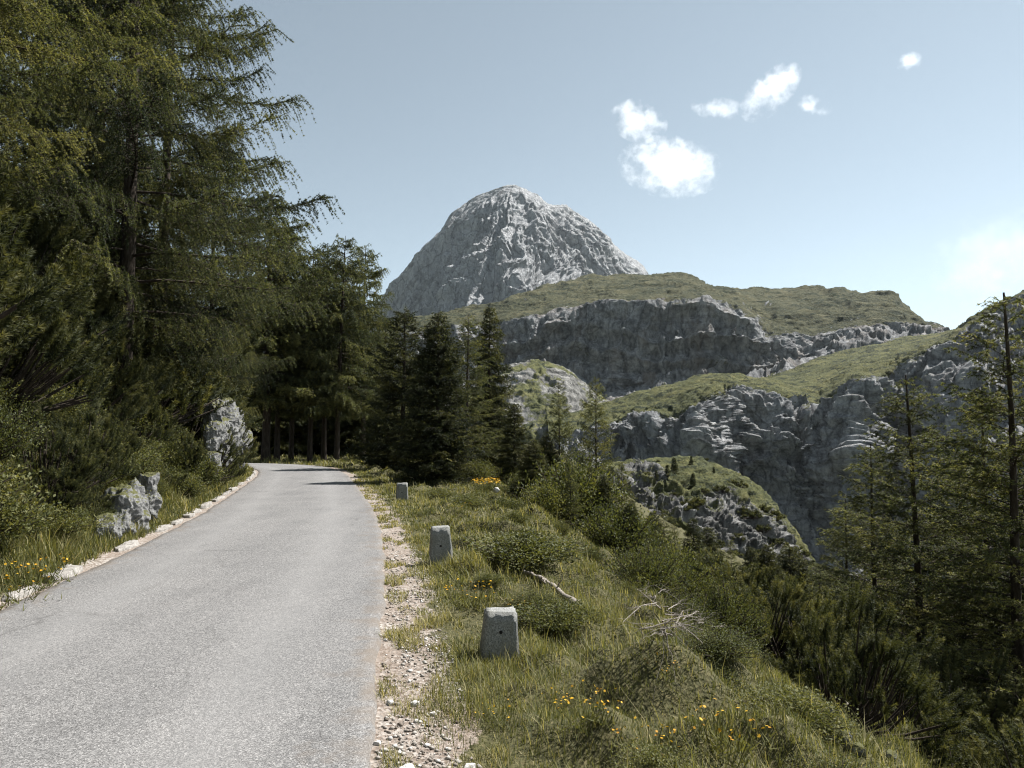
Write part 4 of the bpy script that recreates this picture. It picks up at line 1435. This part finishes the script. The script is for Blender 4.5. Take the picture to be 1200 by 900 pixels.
# dead wood
def log(name, label, pts, r0, r1, forks=3, seed=0, mat='deadwood'):
    rng = np.random.RandomState(seed)
    P = np.asarray(pts, float)
    t = np.linspace(0, 1, 14)
    Q = np.stack([np.interp(t, np.linspace(0, 1, len(P)), P[:, k]) for k in range(3)], -1)
    Q[1:-1] = .25 * Q[:-2] + .5 * Q[1:-1] + .25 * Q[2:]
    Q += rng.normal(0, r0 * .35, Q.shape)
    rad = (r0 + (r1 - r0) * t) * (1 + .2 * rng.normal(size=14))
    parts = [tubes(Q[None], rad[None], 8)]
    for k in range(forks):
        j = rng.randint(3, 12)
        d = unit(unit(Q[j + 1] - Q[j]) + rng.normal(0, .6, 3) * np.array([1, 1, .45]) + np.array([0, 0, .1]))
        l = rng.uniform(.15, .45)
        s = np.linspace(0, 1, 5)
        B = Q[j] + d * (s * l)[:, None] + rng.normal(0, .015, (5, 3))
        parts.append(tubes(B[None], (rad[j] * .45 * (1 - s * .8))[None], 5))
    V, f = join(parts)
    c = V.mean(0)
    me = mesh_np(name, V - c, f, True)
    o = link(name, me, M[mat])
    o.location = c
    return tag(o, label, "dead branch")


def gp(px, py, dz=0.03):
    X, Y = ground_hit(px, py)
    return (X, Y, Gs(X, Y) + dz)


log("dead_branch", "bleached fallen log lying on the turf edge below the shrubs", [gp(612, 674, .06), gp(635, 684, .05), gp(655, 699, .05), gp(676, 714, .04)], .018, .034, 4, 1)
log("dead_branch", "twisted bleached branch at the bottom right slope", [gp(985, 828, .10), gp(1000, 842, .12), gp(1015, 858, .08)], .03, .02, 4, 2)
rngb = np.random.RandomState(77)
for k in range(40):
    a = (rngb.uniform(765, 845), rngb.uniform(705, 765))
    b = (a[0] + rngb.uniform(-45, 50), a[1] + rngb.uniform(-22, 28))
    pa, pb = np.array(gp(*a)), np.array(gp(*b))
    if np.linalg.norm(pa - pb) > 2.2:
        pb = pa + (pb - pa) * 2.2 / np.linalg.norm(pa - pb)
    mid = (pa + pb) / 2 + rngb.normal(0, .08, 3) * (1, 1, 0)
    log("dead_branch", "thin bleached branch in the tangle of dead brushwood below the shrubs", [pa + (0, 0, rngb.uniform(.03, .14)), mid + (0, 0, rngb.uniform(.08, .20)), pb + (0, 0, rngb.uniform(.03, .18))],
        .006, .002, 7, 10 + k)["group"] = "dead brushwood at the verge's edge"


# flowers
def flower_clump(seed, n, rad, h, petal):
    rng = np.random.RandomState(seed)
    a = rng.uniform(0, 6.28, n)
    r = rad * np.sqrt(rng.rand(n))
    top = np.stack([np.cos(a) * r, np.sin(a) * r, h * rng.uniform(.65, 1.1, n)], -1)
    base = top * np.array([.45, .45, 0])
    tV, tF = tubes(np.stack([base, (base + top) / 2 + rng.normal(0, .01, top.shape), top], 1), np.full((n, 3), .0022), 3)
    k = 7
    V, T = [], []
    ang = np.arange(k) * 2 * math.pi / k
    nd = unit(rng.normal(0, .45, (n, 3)) + np.array([0, 0, 1.0]))
    u = unit(np.cross(nd, np.array([1.0, .3, 0])))
    w = np.cross(nd, u)
    pet = petal * rng.uniform(.7, 1.2, (n, 1))
    c0 = top[:, None] + 0 * ang[None, :, None]
    out_ = (u[:, None] * np.cos(ang)[None, :, None] + w[:, None] * np.sin(ang)[None, :, None])
    sd = (-u[:, None] * np.sin(ang)[None, :, None] + w[:, None] * np.cos(ang)[None, :, None])
    pe = pet[:, None]
    A = c0
    B = c0 + out_ * pe * .6 + sd * pe * .32 + nd[:, None] * pe * .15
    C = c0 + out_ * pe + nd[:, None] * pe * .05
    D = c0 + out_ * pe * .6 - sd * pe * .32 + nd[:, None] * pe * .15
    V = np.stack([A, B, C, D], 2).reshape(-1, 3)
    q = np.arange(len(V)).reshape(-1, 4)
    pm = mesh_np("blossoms", V, [q], False, {"tint": np.repeat(rng.rand(n), k * 4)})
    pm.materials.append(M['petal'])
    # leaves at the base
    P = np.repeat(base * 1.2 + np.array([0, 0, .2 * h]), 3, 0) + rng.normal(0, rad * .35, (n * 3, 3)) * np.array([1, 1, .4])
    lV, lF = cluster_tris(P, np.tile([[0, 0, 1.0]], (n * 3, 1)), rng, 2, .07, .010, .8)
    Vv, ff = join([(tV, tF), (lV, lF)])
    sm = mesh_np("stems", Vv, ff, False, {"tint": np.full(len(Vv), .62)})
    sm.materials.append(M['herb'])
    return sm, pm, h


FL = [flower_clump(400, 34, .26, .24, .0115), flower_clump(401, 16, .30, .26, .011), flower_clump(402, 130, .45, .35, .026)]
fl = [(552, 712, 0, 1.0, "thick yellow flower clump at the left of the near stone post"), (583, 852, 1, .55, "orange flowers low in the grass at the bottom middle"), (692, 853, 0, .75, "spread of orange flowers in the bottom turf"),
      (655, 832, 1, .5, "few yellow flowers left of the orange spread"), (850, 885, 0, .9, "yellow flowers at the bottom edge of the verge"), (870, 755, 1, 1.0, "single tall yellow flower group above the bare soil"),
      (925, 762, 0, 1.3, "yellow flower heads in front of the dark gully thicket"), (905, 770, 1, 1.2, "yellow flowers beside the slope edge shrub"), (845, 722, 1, 1.0, "yellow flower sprays above the dead brushwood"),
      (570, 575, 2, 1.0, "orange flower patch at the back of the verge"), (610, 720, 1, .6, "few yellow flowers behind the near stone post"), (42, 690, 0, 1.3, "yellow flowers at the foot of the left bank"), (15, 712, 1, 1.2, "pale yellow flowers nearest the left edge of the road"),
      (635, 597, 2, .7, "scattered flowers beyond the dark stone"), (540, 605, 1, 1.0, "dry orange stalks behind the second stone post"), (780, 800, 1, .6, "few yellow flowers on the near turf mound"), (760, 893, 0, .7, "yellow flowers at the bottom edge in the middle of the turf")]
for px, py, k, s, lab in fl:
    X, Y = ground_hit(px, py)
    place(FL[k], "wild_flowers", lab, "flowers", X, Y, H=FL[k][2] * s, names=("foliage", "blossoms"), rz=px * .3, sink=0.02, sx=1.0)
rngk = np.random.RandomState(17)


def bank_x(Y, f):
    xs = np.linspace(-25, 0, 800)
    dd = -road_d(xs, np.full(800, Y)) - HW
    return float(xs[np.argmin(np.abs(dd - f))])


for Y, f, h, lab in ((22.6, 2.2, 1.0, "yellowish shrub crowning the roadside outcrop"), (20.2, 1.5, .8, "round green bush on the bank just before the tall outcrop"), (26.0, 2.0, 1.1, "leafy bush at the inside of the bend"),
                     (17.6, 1.3, .7, "low leafy bush on the bank halfway to the bend"), (14.4, 1.2, .8, "leafy bush on the bank past the low outcrop"), (9.2, 1.5, .9, "tall leafy bush on the near left bank"), (7.9, 1.3, .7, "leafy bush nearest the left edge of the road"),
                     (20.6, .75, .75, "small bush in front of the tall outcrop's foot"), (19.2, .85, .6, "small bush under the white bank rock"), (22.4, .6, .55, "low bush between the tall outcrop and the asphalt"),
                     (24.0, .55, .6, "low bush at the foot of the rock face at the bend"), (11.0, .62, .42, "small bush covering the left foot of the low outcrop"), (13.2, .7, .5, "small bush right behind the low outcrop")):
    place(shrubF if Y > 16 else shrubA[0], "shrub", lab, "shrub", bank_x(Y, f), Y, H=h, names=SN, rz=Y)
for k in range(58):
    Y = 6.2 * (26 / 6.2) ** rngk.rand()
    f = 0.55 + 1.9 * rngk.rand()
    pr = (pineN[k % 3], herbA[k % 2], shrubA[k % 2], herbA[(k + 1) % 2])[k % 4]
    place(pr, "bank_shrub", "low dense shrub on the steep bank close to the left road edge", "low shrub", bank_x(Y, f), Y, H=rngk.uniform(.28, .5) * (0.7 + 0.5 * f), rz=k * 1.3, sx=1.3, group="low shrubs on the left bank", names=SN, sink=.05)
for Y, f, h, lab in ((21.0, .95, 1.0, "dwarf pine leaning over the tall outcrop's left side"), (22.9, 1.7, 1.5, "dwarf pine crowning the tall outcrop"), (12.0, 1.35, 1.0, "dwarf pine hanging over the low outcrop"),
                     (10.3, 1.15, .8, "dwarf pine spreading left of the low outcrop"), (18.2, .9, .8, "dwarf pine low on the bank between the two outcrops"), (24.8, 1.2, 1.3, "dwarf pine above the rock face at the bend")):
    place(pineN[int(Y) % 3] if Y < 16 else pineF[int(Y) % 2], "dwarf_pine", lab, "dwarf pine", bank_x(Y, f), Y, H=h, names=SN, rz=Y * 2, sx=1.1)
x = bank_x(22.8, 1.9)
place(FL[2], "wild_flowers", "golden flowers on top of the roadside outcrop", "flowers", x, 22.8, H=.7, names=("foliage", "blossoms"), rz=1, z=Gs(x, 22.8) + .35, sx=1.0)

# ------------------------------------------------------------------ clouds
def cloud_mat(CD, sc):
    m, nt, out = new_mat("cloud_vapour")
    oc = obj_pos(nt)
    ln = nt.nodes.new("ShaderNodeVectorMath")
    ln.operation = 'LENGTH'
    gpc = geo_pos(nt)
    wn = N(nt, "ShaderNodeTexNoise", i_Scale=sc * 0.55, i_Detail=6.0, i_Roughness=0.6)
    nt.links.new(gpc, wn.inputs["Vector"])
    ws = nt.nodes.new("ShaderNodeVectorMath")
    ws.operation = 'SUBTRACT'
    nt.links.new(wn.outputs["Color"], ws.inputs[0])
    ws.inputs[1].default_value = (0.5, 0.5, 0.5)
    wm = nt.nodes.new("ShaderNodeVectorMath")
    wm.operation = 'MULTIPLY_ADD'
    nt.links.new(ws.outputs[0], wm.inputs[0])
    wm.inputs[1].default_value = (3.2, 3.2, 3.2)
    nt.links.new(oc, wm.inputs[2])
    nt.links.new(wm.outputs[0], ln.inputs[0])
    gp_ = geo_pos(nt)
    n1 = noise(nt, gp_, sc, 9, 0.66, 0.9)
    fall = math_(nt, 'SUBTRACT', 1.0, ln.outputs["Value"])
    den = math_(nt, 'ADD', math_(nt, 'MULTIPLY', fall, 1.45), math_(nt, 'MULTIPLY', math_(nt, 'SUBTRACT', n1, 0.57), 3.2))
    den = math_(nt, 'MULTIPLY', math_(nt, 'MINIMUM', math_(nt, 'MAXIMUM', den, 0.0), 1.0), CD)
    pv = nt.nodes.new("ShaderNodeVolumePrincipled")
    pv.inputs["Color"].default_value = (1, 1, 1, 1)
    pv.inputs["Anisotropy"].default_value = 0.6
    nt.links.new(den, pv.inputs["Density"])
    nt.links.new(pv.outputs[0], out.inputs["Volume"])
    return m


M['cloud'] = cloud_mat(0.0048, 0.015)
M['thin_cloud'] = cloud_mat(0.00045, 0.008)


def cloud(px, py, rx, ry, label, rot=0.0, Y=5200, seed=0, mat="cloud"):
    n = 24
    th, ph = np.meshgrid(np.linspace(0, math.pi, n), np.linspace(0, 2 * math.pi, 2 * n, endpoint=False), indexing='ij')
    P = np.stack([np.sin(th) * np.cos(ph), np.sin(th) * np.sin(ph), np.cos(th)], -1)
    i = np.arange(n * 2 * n).reshape(n, 2 * n)
    q = np.stack([i[:-1], i[1:], np.roll(i, -1, 1)[1:], np.roll(i, -1, 1)[:-1]], -1).reshape(-1, 4)
    me = mesh_np("cloud", P.reshape(-1, 3), [q], True)
    o = link("cloud", me, M[mat])
    o.location = at(px, py, Y)
    k = Y / F
    o.scale = (rx * k, min(rx, ry) * k * 1.2, ry * k)
    o.rotation_euler = (0, rot, 0)
    tag(o, label, "cloud")
    return o


cloud(785, 196, 64, 36, "largest white cloud right of the peak", .15, seed=1)
cloud(748, 142, 36, 24, "ragged cloud above the largest one", .3, seed=2)
cloud(903, 108, 46, 24, "slanting wispy cloud high in the middle of the sky", -.75, seed=3)
cloud(952, 124, 24, 12, "small flat cloud right of the slanting cloud", .2, seed=4)
cloud(842, 127, 34, 13, "small puffs left of the slanting cloud", .1, seed=5)
cloud(1066, 72, 17, 11, "tiny cloud alone at the upper right", -.3, seed=6)
cloud(1165, 305, 75, 62, "wide thin cloud low over the right hand ridge", -.3, Y=5600, seed=7, mat="thin_cloud")

# ------------------------------------------------------------------ haze
HZ = (-3600, 3600, -600, 3600, -91, 860)
x0, x1, y0, y1, z0, z1 = HZ
V = np.array([(x, y, z) for x in (x0, x1) for y in (y0, y1) for z in (z0, z1)], float)
q = np.array([(0, 1, 3, 2), (4, 6, 7, 5), (0, 4, 5, 1), (2, 3, 7, 6), (0, 2, 6, 4), (1, 5, 7, 3)])
HAZE = True
if HAZE:
    m, nt, out = new_mat("mountain_air")
    pv = nt.nodes.new("ShaderNodeVolumePrincipled")
    pv.inputs["Color"].default_value = (0.84, 0.93, 1.0, 1)
    pv.inputs["Density"].default_value = 0.000016
    pv.inputs["Anisotropy"].default_value = 0.3
    nt.links.new(pv.outputs[0], out.inputs["Volume"])
    m.volume_intersection_method = 'FAST' if hasattr(m, "volume_intersection_method") else None
    tag(link("haze", mesh_np("haze", V, [q]), m), "thin blue mountain air", kind="stuff")

# ------------------------------------------------------------------ light
AZ, EL = R(60), R(53)
to_sun = Vector((math.sin(AZ) * math.cos(EL), math.cos(AZ) * math.cos(EL), math.sin(EL)))
sd = bpy.data.lights.new("sun", 'SUN')
sd.energy = 5.0
sd.angle = R(0.53)
sd.color = (1.0, 0.98, 0.95)
so = bpy.data.objects.new("sun", sd)
col.objects.link(so)
so.rotation_euler = to_sun.to_track_quat('Z', 'Y').to_euler()
so.location = (20, 20, 60)

w = bpy.data.worlds.new("World")
scene.world = w
w.use_nodes = True
nt = w.node_tree
bg = nt.nodes["Background"]
sky = nt.nodes.new("ShaderNodeTexSky")
sky.sky_type = 'NISHITA'
sky.sun_disc = False
sky.sun_elevation = EL
sky.sun_rotation = AZ
sky.altitude = 1500
sky.air_density = 1.0
sky.dust_density = 0.35
hs = nt.nodes.new("ShaderNodeHueSaturation")
hs.inputs["Saturation"].default_value = 0.40
nt.links.new(sky.outputs[0], hs.inputs["Color"])
nt.links.new(mixc(nt, 1.0, hs.outputs[0], (0.92, 1.035, 1.03), 'MULTIPLY'), bg.inputs[0])
bg.inputs[1].default_value = 0.060

vs = scene.view_settings
vs.view_transform = 'Standard'
vs.look = 'None'
vs.exposure = 1.2
vs.gamma = 1.0
scene.render.engine = 'CYCLES'
cy = scene.cycles
cy.max_bounces = 12
cy.diffuse_bounces = 3
cy.glossy_bounces = 2
cy.transmission_bounces = 4
cy.volume_bounces = 12
cy.transparent_max_bounces = 4
cy.use_denoising = True
cy.denoising_prefilter = 'FAST'
cy.caustics_reflective = False
cy.caustics_refractive = False
cy.sample_clamp_indirect = 8
cy.filter_width = 1.1
